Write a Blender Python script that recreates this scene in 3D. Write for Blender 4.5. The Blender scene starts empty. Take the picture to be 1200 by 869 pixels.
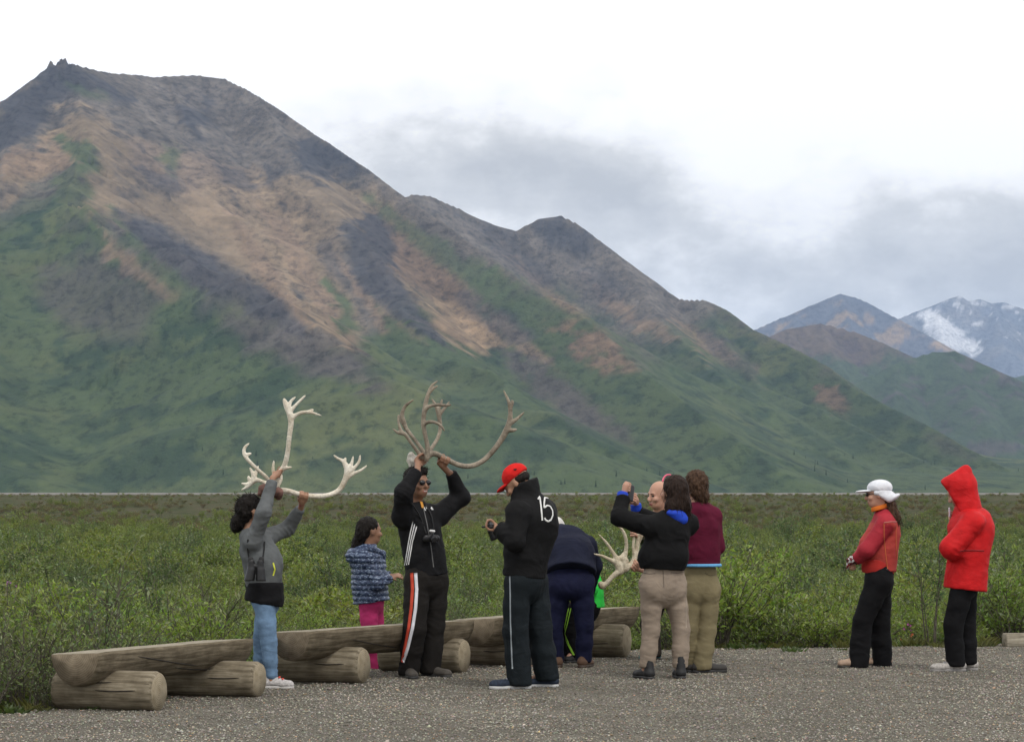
import bpy, math, random
import numpy as np
from mathutils import Vector, Matrix
from mathutils.bvhtree import BVHTree

# ------------------------------------------------------------------ camera, sky, sun, exposure
scene = bpy.context.scene
COL = scene.collection
IMG_W, IMG_H, FOC, HOR, CAM_Z = 1200.0, 869.0, 3400.0, 576.0, 1.5
PITCH = math.atan((HOR - IMG_H / 2) / FOC)

cam_data = bpy.data.cameras.new('camera')
cam_data.sensor_width = 36.0
cam_data.lens = FOC * 36.0 / IMG_W
cam_data.clip_start = 0.5
cam_data.clip_end = 90000
cam = bpy.data.objects.new('camera', cam_data)
cam.location = (0, 0, CAM_Z)
cam.rotation_euler = (math.pi / 2 + PITCH, 0, 0)
COL.objects.link(cam)
scene.camera = cam

SUN_EL, SUN_AZ = math.radians(55), math.radians(150)      # azimuth clockwise from +Y
world = bpy.data.worlds.new('World')
scene.world = world
world.use_nodes = True
wn, wl = world.node_tree.nodes, world.node_tree.links
wn.clear()


def wnode(t, **kw):
    n = wn.new(t)
    for k, v in kw.items():
        setattr(n, k, v)
    return n


def wmath(op, a, b=None, c=None, clamp=False):
    n = wn.new('ShaderNodeMath')
    n.operation = op
    n.use_clamp = clamp
    for i, v in enumerate((a, b, c)):
        if v is None:
            continue
        if isinstance(v, (int, float)):
            n.inputs[i].default_value = v
        else:
            wl.new(v, n.inputs[i])
    return n.outputs[0]


w_out = wnode('ShaderNodeOutputWorld')
w_tc = wnode('ShaderNodeTexCoord')
w_sep = wnode('ShaderNodeSeparateXYZ')
wl.new(w_tc.outputs['Generated'], w_sep.inputs[0])
w_sky = wnode('ShaderNodeTexSky', sky_type='NISHITA')
w_sky.sun_disc = False
w_sky.sun_elevation = SUN_EL
w_sky.sun_rotation = SUN_AZ
w_bg_sky = wnode('ShaderNodeBackground')
w_bg_sky.inputs['Strength'].default_value = 0.1
wl.new(w_sky.outputs[0], w_bg_sky.inputs['Color'])
# cloud deck: bright white overhead, soft grey banks low down all round the horizon
w_map = wnode('ShaderNodeMapping')
w_map.inputs['Scale'].default_value = (1, 1, 1.7)
wl.new(w_tc.outputs['Generated'], w_map.inputs['Vector'])
w_n1 = wnode('ShaderNodeTexNoise')
w_n1.inputs['Scale'].default_value = 13.0
w_n1.inputs['Detail'].default_value = 7.0
w_n1.inputs['Roughness'].default_value = 0.52
wl.new(w_map.outputs[0], w_n1.inputs['Vector'])
w_n2 = wnode('ShaderNodeTexNoise')
w_n2.inputs['Scale'].default_value = 34.0
w_n2.inputs['Detail'].default_value = 6.0
w_n2.inputs['Roughness'].default_value = 0.62
wl.new(w_map.outputs[0], w_n2.inputs['Vector'])
el, azx = w_sep.outputs['Z'], w_sep.outputs['X']


def w_blob(px, py, rx, ry, amp):
    u = wmath('DIVIDE', wmath('SUBTRACT', azx, (px - 600) / FOC), rx / FOC)
    v = wmath('DIVIDE', wmath('SUBTRACT', el, (HOR - py) / FOC), ry / FOC)
    r2 = wmath('ADD', wmath('MULTIPLY', u, u), wmath('MULTIPLY', v, v))
    return wmath('MULTIPLY', wmath('POWER', 2.71828, wmath('MULTIPLY', r2, -1.0)), amp)


bank = wmath('DIVIDE', wmath('SUBTRACT', 0.096, el), 0.055)
bank = wmath('MAXIMUM', wmath('MINIMUM', bank, 1.0), -1.2)
nz = wmath('ADD', wmath('MULTIPLY', wmath('SUBTRACT', w_n1.outputs[0], 0.5), 3.9),
           wmath('MULTIPLY', wmath('SUBTRACT', w_n2.outputs[0], 0.5), 2.8))
tot = wmath('ADD', bank, nz)
for b in ((590, 185, 190, 80, 1.8), (460, 190, 120, 70, 0.8), (760, 250, 90, 60, 0.6), (960, 290, 170, 80, 0.8), (1150, 290, 120, 80, 1.1), (860, 180, 60, 60, -1.0), (1090, 120, 150, 60, -1.0)):
    tot = wmath('ADD', tot, w_blob(*b))
w_cr = wnode('ShaderNodeValToRGB')
cr = w_cr.color_ramp
cr.elements[0].position = 0.0
cr.elements[0].color = (1.34, 1.31, 1.27, 1)
cr.elements[1].position = 1.0
cr.elements[1].color = (0.63, 0.622, 0.607, 1)
e = cr.elements.new(0.3); e.color = (1.20, 1.175, 1.14, 1)
e = cr.elements.new(0.62); e.color = (0.845, 0.83, 0.80, 1)
wl.new(wmath('MULTIPLY_ADD', tot, 0.42, 0.13, clamp=True), w_cr.inputs[0])
w_bg_cloud = wnode('ShaderNodeBackground')
wl.new(w_cr.outputs[0], w_bg_cloud.inputs['Color'])
w_bg_cloud.inputs['Strength'].default_value = 1.0
w_mix = wnode('ShaderNodeMixShader')
w_mix.inputs[0].default_value = 0.97
wl.new(w_bg_sky.outputs[0], w_mix.inputs[1])
wl.new(w_bg_cloud.outputs[0], w_mix.inputs[2])
wl.new(w_mix.outputs[0], w_out.inputs['Surface'])

sun_data = bpy.data.lights.new('sun', 'SUN')
sun_data.energy = 1.5
sun_data.angle = math.radians(12)
sun_data.color = (1.0, 0.96, 0.9)
sun = bpy.data.objects.new('sun', sun_data)
COL.objects.link(sun)
_sd = Vector((math.sin(SUN_AZ) * math.cos(SUN_EL), math.cos(SUN_AZ) * math.cos(SUN_EL), math.sin(SUN_EL)))
sun.rotation_euler = _sd.to_track_quat('Z', 'Y').to_euler()
sun.location = (0, 0, 60)

scene.view_settings.view_transform = 'Standard'
scene.view_settings.look = 'None'
scene.view_settings.exposure = 0.0
scene.view_settings.gamma = 1.0
scene.view_settings.use_curve_mapping = False
scene.cycles.use_denoising = True
scene.cycles.max_bounces = 6
scene.cycles.diffuse_bounces = 3
scene.cycles.glossy_bounces = 2
scene.cycles.transmission_bounces = 3
scene.cycles.transparent_max_bounces = 6
scene.cycles.volume_bounces = 1

# ------------------------------------------------------------------ helpers
CP, SP = math.cos(PITCH), math.sin(PITCH)


def at(px, py, Y):
    """point at world depth Y along the ray through photo pixel (px, py)"""
    u, v = (px - IMG_W / 2) / FOC, (IMG_H / 2 - py) / FOC
    dy, dz = CP - v * SP, SP + v * CP
    s = Y / dy
    return np.array((u * s, Y, CAM_Z + dz * s))


def ground_at(px, py, z=0.0):
    """point on the level z hit by the ray through photo pixel (px, py)"""
    u, v = (px - IMG_W / 2) / FOC, (IMG_H / 2 - py) / FOC
    dy, dz = CP - v * SP, SP + v * CP
    s = (z - CAM_Z) / dz
    return np.array((u * s, dy * s, z))


def to_px(P):
    d = P - np.array((0, 0, CAM_Z))
    f = d[:, 1] * CP + d[:, 2] * SP
    upv = -d[:, 1] * SP + d[:, 2] * CP
    return np.stack([IMG_W / 2 + FOC * d[:, 0] / f, IMG_H / 2 - FOC * upv / f], 1)


_rng = np.random.default_rng(7)
_perm = _rng.permutation(512).astype(np.int64)
_grad = _rng.normal(size=(512, 3))
_grad /= np.linalg.norm(_grad, axis=1)[:, None]


def noise3(P):
    """gradient noise, about -0.7 to 0.7"""
    P = np.asarray(P, dtype=np.float64)
    i = np.floor(P).astype(np.int64)
    f = P - i
    w = f * f * f * (f * (f * 6 - 15) + 10)
    r = np.zeros(len(P))
    for c in range(8):
        o = np.array((c & 1, (c >> 1) & 1, (c >> 2) & 1))
        q = (i + o) & 511
        h = _perm[(_perm[(_perm[q[:, 0]] + q[:, 1]) & 511] + q[:, 2]) & 511]
        g = np.einsum('ij,ij->i', _grad[h], f - o)
        ww = np.prod(np.where(o == 1, w, 1 - w), axis=1)
        r += ww * g
    return r


def fbm(P, octaves=4, gain=0.5, lac=2.03):
    a, r, P = 1.0, 0.0, np.asarray(P, dtype=np.float64)
    for _ in range(octaves):
        r = r + a * noise3(P)
        P = P * lac + 17.3
        a *= gain
    return r


def smooth(a, b, x):
    t = np.clip((x - a) / (b - a), 0, 1)
    return t * t * (3 - 2 * t)


def new_mesh(name, V, F, mat=None, smooth_shade=False, mat_idx=None, mats=None):
    """F: (n,3) or (n,4) int array or list of such arrays"""
    me = bpy.data.meshes.new(name)
    V = np.ascontiguousarray(V, dtype=np.float32)
    if not isinstance(F, list):
        F = [F]
    F = [np.asarray(f, dtype=np.int32) for f in F if len(f)]
    loops = np.concatenate([f.ravel() for f in F])
    totals = np.concatenate([np.full(len(f), f.shape[1], dtype=np.int32) for f in F])
    starts = np.concatenate([[0], np.cumsum(totals)[:-1]]).astype(np.int32)
    me.vertices.add(len(V)); me.vertices.foreach_set('co', V.ravel())
    me.loops.add(len(loops)); me.loops.foreach_set('vertex_index', loops)
    me.polygons.add(len(totals)); me.polygons.foreach_set('loop_start', starts)
    me.polygons.foreach_set('loop_total', totals)
    if smooth_shade:
        me.polygons.foreach_set('use_smooth', np.ones(len(totals), dtype=bool))
    for m in (mats or ([mat] if mat else [])):
        me.materials.append(m)
    if mat_idx is not None:
        me.polygons.foreach_set('material_index', np.asarray(mat_idx, dtype=np.int32))
    me.update(calc_edges=True)
    return me


def link(name, me, parent=None, **props):
    o = bpy.data.objects.new(name, me)
    COL.objects.link(o)
    if parent is not None:
        o.parent = parent
    for k, v in props.items():
        o[k] = v
    return o


def empty(name, loc, label, cat, group=None):
    o = bpy.data.objects.new(name, None)
    o.location = tuple(float(c) for c in loc)
    o.empty_display_size = 0.2
    COL.objects.link(o)
    o['label'] = label
    o['category'] = cat
    if group:
        o['group'] = group
    return o


def add_part(name, V, F, mat, parent, smooth_shade=True, mats=None, mat_idx=None, **props):
    """V in world coordinates; stored relative to the thing (whose empty carries only a translation)"""
    root = parent
    off = np.zeros(3)
    while root is not None:
        off += np.array(root.location)
        root = root.parent
    me = new_mesh(name, np.asarray(V) - off, F, mat, smooth_shade, mat_idx, mats)
    return link(name, me, parent, **props)


def set_colors(me, name, C):
    a = me.color_attributes.new(name, 'FLOAT_COLOR', 'POINT')
    a.data.foreach_set('color', np.concatenate([C, np.ones((len(C), 1))], 1).astype(np.float32).ravel())


class Mat:
    """small node-graph builder around one Principled BSDF"""

    def __init__(self, name, rough=0.8, spec=0.3):
        self.m = bpy.data.materials.new(name)
        self.m.use_nodes = True
        self.n, self.l = self.m.node_tree.nodes, self.m.node_tree.links
        self.b = self.n['Principled BSDF']
        self.b.inputs['Roughness'].default_value = rough
        self.b.inputs['Specular IOR Level'].default_value = spec
        self.tc = None

    def coord(self, kind='Object', scale=(1, 1, 1)):
        if self.tc is None:
            self.tc = self.n.new('ShaderNodeTexCoord')
        if scale == (1, 1, 1):
            return self.tc.outputs[kind]
        mp = self.n.new('ShaderNodeMapping')
        mp.inputs['Scale'].default_value = scale
        self.l.new(self.tc.outputs[kind], mp.inputs['Vector'])
        return mp.outputs[0]

    def noise(self, scale, detail=4, rough=0.5, vec=None, dist=0.0):
        t = self.n.new('ShaderNodeTexNoise')
        t.inputs['Scale'].default_value = scale
        t.inputs['Detail'].default_value = detail
        t.inputs['Roughness'].default_value = rough
        t.inputs['Distortion'].default_value = dist
        self.l.new(vec if vec is not None else self.coord(), t.inputs['Vector'])
        return t.outputs[0]

    def vor(self, scale, out='Distance', vec=None, feature='F1'):
        t = self.n.new('ShaderNodeTexVoronoi')
        t.feature = feature
        t.inputs['Scale'].default_value = scale
        self.l.new(vec if vec is not None else self.coord(), t.inputs['Vector'])
        return t.outputs[out]

    def ramp(self, fac, stops):
        r = self.n.new('ShaderNodeValToRGB')
        cr = r.color_ramp
        while len(cr.elements) < len(stops):
            cr.elements.new(0.5)
        for e, (p, c) in zip(cr.elements, stops):
            e.position = p
            e.color = (*c, 1) if len(c) == 3 else c
        self.l.new(fac, r.inputs[0])
        return r.outputs[0]

    def mix(self, fac, a, b, mode='MIX'):
        x = self.n.new('ShaderNodeMix')
        x.data_type = 'RGBA'
        x.blend_type = mode
        for s, v in ((x.inputs[0], fac), (x.inputs[6], a), (x.inputs[7], b)):
            if isinstance(v, (int, float)):
                s.default_value = v
            elif isinstance(v, tuple):
                s.default_value = (*v, 1) if len(v) == 3 else v
            else:
                self.l.new(v, s)
        return x.outputs[2]

    def math(self, op, a, b=0.0, clamp=False):
        x = self.n.new('ShaderNodeMath')
        x.operation = op
        x.use_clamp = clamp
        for s, v in ((x.inputs[0], a), (x.inputs[1], b)):
            if isinstance(v, (int, float)):
                s.default_value = v
            else:
                self.l.new(v, s)
        return x.outputs[0]

    def attr(self, name):
        a = self.n.new('ShaderNodeAttribute')
        a.attribute_name = name
        return a.outputs['Color']

    def color(self, c):
        if isinstance(c, tuple):
            self.b.inputs['Base Color'].default_value = (*c, 1)
        else:
            self.l.new(c, self.b.inputs['Base Color'])
        return self

    def bump(self, h, strength=0.5, dist=0.01):
        b = self.n.new('ShaderNodeBump')
        b.inputs['Strength'].default_value = strength
        b.inputs['Distance'].default_value = dist
        self.l.new(h, b.inputs['Height'])
        self.l.new(b.outputs[0], self.b.inputs['Normal'])
        return self


def grid_faces(nr, nc):
    i = np.arange(nr - 1)[:, None] * nc + np.arange(nc - 1)[None]
    return np.stack([i, i + 1, i + nc + 1, i + nc], -1).reshape(-1, 4)


# ------------------------------------------------------------------ mountains
def ridge_field(X, Y, ridges):
    """height = highest of the flanks falling away from every ridge line (x, y, z polylines)"""
    H = np.full(X.shape, -12.0)
    H2nd = np.full(X.shape, -12.0)
    Dsky = np.full(X.shape, 1e9)
    Hs = np.full(X.shape, -12.0)
    bests = []
    D = np.full(X.shape, 1e9)
    S = np.zeros(X.shape)
    for ri, (pts, rk, r0, p) in enumerate(ridges):
        P = np.array([at(*q) for q in pts])
        s0 = 1000.0 * ri
        prev = H.copy()
        best = np.full(X.shape, -12.0)
        for a, b in zip(P[:-1], P[1:]):
            ab = b[:2] - a[:2]
            L2 = ab @ ab
            t = np.clip(((X - a[0]) * ab[0] + (Y - a[1]) * ab[1]) / L2, 0, 1)
            dx, dy = X - (a[0] + t * ab[0]), Y - (a[1] + t * ab[1])
            r = np.sqrt(dx * dx + dy * dy)
            z0 = a[2] + t * (b[2] - a[2]) + 12
            if ri < 2:
                Dsky = np.minimum(Dsky, r)
            R = rk * z0 + r0
            ap, am = (0.05, 2.5) if rk in (1.86, 1.35) else ((0.22, 3.2) if rk == 1.15 else (0.16, 2.5))
            h = z0 * ((1 - ap) * np.clip(1 - r / R, 0, 1) ** p + ap * np.clip(1 - r / (R * am), 0, 1) ** 1.5) - 12
            m = h > best
            best = np.where(m, h, best)
            mm = h > H
            D = np.where(mm, r, D)
            S = np.where(mm, s0 + t * math.sqrt(L2), S)
            H = np.maximum(H, h)
            s0 += math.sqrt(L2)
        bests.append(best)
        H2nd = np.where(best >= H - 1e-6, np.maximum(H2nd, prev), np.maximum(H2nd, best))
    k = 60 * smooth(30, 420, Dsky) * smooth(0, 110, H + 12) + 0.01                    # rounded ravines between the flanks
    for b in bests:
        w = np.clip(0.5 + 0.5 * (b - Hs) / k, 0, 1)
        Hs = Hs + (b - Hs) * w + k * w * (1 - w)
    return Hs, D, S, H - H2nd, Dsky


def mountain_mesh(name, ridges, px0, px1, nc, rows, gully=38.0, rough=26.0, wl_s=150.0, crest=420.0, wide=(800, 700)):
    pxs = np.concatenate([np.linspace(px0 - wide[0], px0, 32)[:-1], np.linspace(px0, px1, nc), np.linspace(px1, px1 + wide[1], 32)[1:]])
    nc = len(pxs)
    th = (pxs - 600) / FOC
    Yr = np.asarray(rows)
    Yg = np.repeat(Yr[:, None], nc, 1)
    Xg = Yg * th[None]
    X, Y = Xg.ravel(), Yg.ravel()
    # domain warp so the flanks are not ruler-straight
    wp = np.stack([X / 700, Y / 700, np.zeros_like(X)], 1)
    wx, wy = fbm(wp, 3) * 90, fbm(wp + 31.7, 3) * 90
    H, D, S, gap, Dsky = ridge_field(X, Y, ridges)
    fade = smooth(20, crest, Dsky)
    H2, D2, S2, _, _ = ridge_field(X + wx * 1.4, Y + wy * 1.4, ridges)
    H = H + (H2 - H) * fade
    hn = np.clip((H + 12) / 300, 0, 1)
    g = noise3(np.stack([S / wl_s + wx / 300, D / 1400, np.zeros_like(X)], 1))
    g2 = noise3(np.stack([S / (wl_s * 0.4) + wx / 120, D / 700, np.full_like(X, 9.1)], 1))
    H = H + fade * hn * smooth(0, 80, gap) * (gully * (0.25 - np.abs(g) * 2.2) + gully * 0.35 * (0.2 - np.abs(g2) * 2))
    q = np.stack([X / 260, Y / 260, np.zeros_like(X)], 1)
    rid = 0.35 - np.abs(noise3(q)) - 0.5 * np.abs(noise3(q * 2.3 + 5)) - 0.25 * np.abs(noise3(q * 5.1 + 9)) + 0.1
    H = H + rough * rid * hn * (0.12 + 0.88 * fade)
    pxv = 600 + FOC * X / Y
    crag = np.exp(-((pxv - 70) / 19) ** 2) * smooth(45, 8, Dsky)
    H = H + crag * 34 * np.clip(noise3(np.stack([X / 11, Y / 16, X * 0], 1)) + 0.12, 0, 1)
    fine = fbm(np.stack([X / 45, Y / 45, H / 45], 1), 3)
    H = H + fine * 5.0 * hn * (0.35 + 0.65 * fade)
    V = np.stack([X, Y, H], 1)
    uv = np.stack([S / 22 + wx / 60, D / 170, smooth(0, 90, gap)], 1)
    return V, grid_faces(len(Yr), nc), D, uv


def poly_mask(P, poly, soft=8.0, warp=None):
    """soft inside mask of a pixel polygon, at points P (n,2)"""
    Q = np.asarray(poly, dtype=float)
    X, Y = P[:, 0], P[:, 1]
    inside = np.zeros(len(P), dtype=bool)
    dist = np.full(len(P), 1e9)
    for a, b in zip(Q, np.roll(Q, -1, 0)):
        ab = b - a
        t = np.clip(((X - a[0]) * ab[0] + (Y - a[1]) * ab[1]) / (ab @ ab), 0, 1)
        dist = np.minimum(dist, np.hypot(X - a[0] - t * ab[0], Y - a[1] - t * ab[1]))
        c = ((a[1] > Y) != (b[1] > Y)) & (X < (b[0] - a[0]) * (Y - a[1]) / (b[1] - a[1] + 1e-9) + a[0])
        inside ^= c
    sd = np.where(inside, dist, -dist)
    if warp is not None:
        sd = sd + warp
    return smooth(-soft, soft, sd)


def mountain_material(name, fine_scale, bump):
    m = Mat(name, rough=0.95, spec=0.08)
    base = m.attr('albedo')
    zone = m.n.new('ShaderNodeSeparateColor')
    m.l.new(m.attr('zone'), zone.inputs[0])
    vec = m.coord('Object', (1.0, 0.22, 1.25))
    n1 = m.noise(fine_scale, 9, 0.66, vec)
    n2 = m.noise(fine_scale * 6, 6, 0.68, vec)
    at_ = m.n.new('ShaderNodeAttribute'); at_.attribute_name = 'slope_uv'
    ns = m.noise(1.0, 6, 0.66, at_.outputs['Vector'], 0.3)
    f = m.math('ADD', m.math('MULTIPLY', n1, 0.55), m.math('MULTIPLY', n2, 0.45))
    v = m.ramp(f, [(0.32, (0.48, 0.48, 0.51)), (0.46, (0.90, 0.90, 0.91)), (0.55, (1.07, 1.06, 1.04)), (0.68, (1.4, 1.37, 1.33))])
    c = m.mix(m.math('SUBTRACT', 1.0, m.math('ADD', m.math('MULTIPLY', zone.outputs[1], 0.45), m.math('MULTIPLY', zone.outputs[2], 0.45))), base, m.mix(1.0, base, v, 'MULTIPLY'))
    # runnels of the scree, dark outcrop teeth on the rock, shrub specks on the meadows
    c = m.mix(m.math('MULTIPLY', zone.outputs[2], 0.5), c, m.mix(1.0, c, m.ramp(ns, [(0.36, (0.45, 0.43, 0.43)), (0.5, (1, 1, 1)), (0.62, (1.45, 1.4, 1.33))]), 'MULTIPLY'))
    teeth = m.ramp(n2, [(0.40, (0.50, 0.51, 0.56)), (0.48, (1, 1, 1)), (0.64, (1.3, 1.27, 1.22))])
    c = m.mix(m.math('MULTIPLY', zone.outputs[0], 0.6), c, m.mix(1.0, c, teeth, 'MULTIPLY'))
    specks = m.ramp(n2, [(0.40, (0.45, 0.52, 0.55)), (0.47, (1, 1, 1)), (0.66, (1.15, 1.12, 1.0))])
    c = m.mix(m.math('MULTIPLY', zone.outputs[1], 0.6), c, m.mix(1.0, c, specks, 'MULTIPLY'))
    m.color(c)
    m.bump(m.math('ADD', f, m.math('MULTIPLY', m.math('MULTIPLY', ns, zone.outputs[2]), 0.4)), 0.9, bump)
    return m.m


RIDGES_MAIN = [
    ([(-1150, 578, 3000), (-900, 520, 3300), (-700, 430, 3500), (-520, 370, 3800), (-330, 292, 4200), (-150, 205, 4600), (-40, 143, 4850), (0, 119, 5000), (22, 108, 5080), (38, 93, 5160), (50, 88, 5200), (57, 85, 5225), (61, 77, 5240), (65, 83, 5260),
      (69, 75, 5275), (72, 79, 5285), (76, 73, 5300), (79, 78, 5310), (83, 75, 5325), (87, 80, 5340), (93, 79, 5360), (130, 86, 5600), (180, 90, 5900), (235, 88, 6100), (262, 92, 6100), (290, 105, 6050), (330, 130, 5950), (370, 158, 5850),
      (430, 198, 5700), (470, 228, 5550), (520, 262, 5300), (575, 304, 5000), (620, 335, 4750), (672, 360, 4500), (760, 435, 3900), (850, 505, 3300), (920, 555, 2900)], 1.15, 60, 1.12),
    ([(440, 245, 6500), (482, 228, 6650), (505, 230, 6800), (540, 245, 6900), (580, 262, 6900), (605, 269, 6900), (618, 262, 6900), (632, 255, 6900), (655, 252, 6900), (675, 261, 6850),
      (700, 280, 6800), (730, 305, 6700), (760, 330, 6600), (795, 350, 6500), (825, 351, 6400), (850, 362, 6200), (880, 385, 5900),
      (930, 408, 5600), (975, 432, 5300), (1000, 455, 5100), (1040, 475, 4900), (1090, 500, 4600), (1140, 528, 4300), (1200, 560, 4000), (1250, 575, 3800)], 1.35, 30, 1.12),
    ([(90, 84, 5340), (96, 135, 4950), (92, 180, 4650), (105, 240, 4250), (150, 285, 3950), (250, 322, 3600), (340, 368, 3300),
      (430, 420, 3000), (540, 480, 2700), (640, 535, 2450)], 1.6, 120, 1.2),
    ([(30, 110, 5100), (0, 200, 4500), (-50, 300, 3900), (-90, 420, 3200), (-60, 520, 2600)], 1.6, 120, 1.2),
    ([(300, 112, 6020), (345, 180, 5600), (410, 262, 5100), (450, 330, 4600), (510, 395, 4050), (600, 450, 3500), (700, 515, 2900)], 1.4, 80, 1.2),
    ([(200, 95, 5950), (215, 140, 5600), (250, 215, 5200), (300, 300, 4700), (365, 360, 4200), (420, 410, 3700)], 1.2, 60, 1.15),
    ([(640, 345, 4700), (690, 372, 4400), (735, 420, 4000), (800, 470, 3550), (870, 520, 3100)], 1.5, 80, 1.2),
    ([(825, 353, 6380), (855, 405, 5800), (890, 450, 5300), (970, 482, 4700), (1050, 525, 4200), (1130, 562, 3600)], 1.86, 40, 1.3),
    ([(730, 308, 6680), (770, 370, 6000), (830, 430, 5300), (900, 480, 4500), (980, 535, 3800)], 1.86, 40, 1.3),
]
rows = np.concatenate([np.linspace(1500, 2600, 28), np.linspace(2620, 3800, 85), np.linspace(3808, 6250, 240), np.linspace(6264, 7300, 52)])
V, F, D, S = mountain_mesh('mountain', RIDGES_MAIN, -300, 1310, 720, rows)
me = new_mesh('mountain', V, F, mountain_material('mountain_rock_and_tundra', 0.012, 9.0), True)


def slope_attr(me, uv):
    a = me.attributes.new('slope_uv', 'FLOAT_VECTOR', 'POINT')
    uv = uv * np.array((1, 1, 0))
    a.data.foreach_set('vector', uv.astype(np.float32).ravel())


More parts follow.
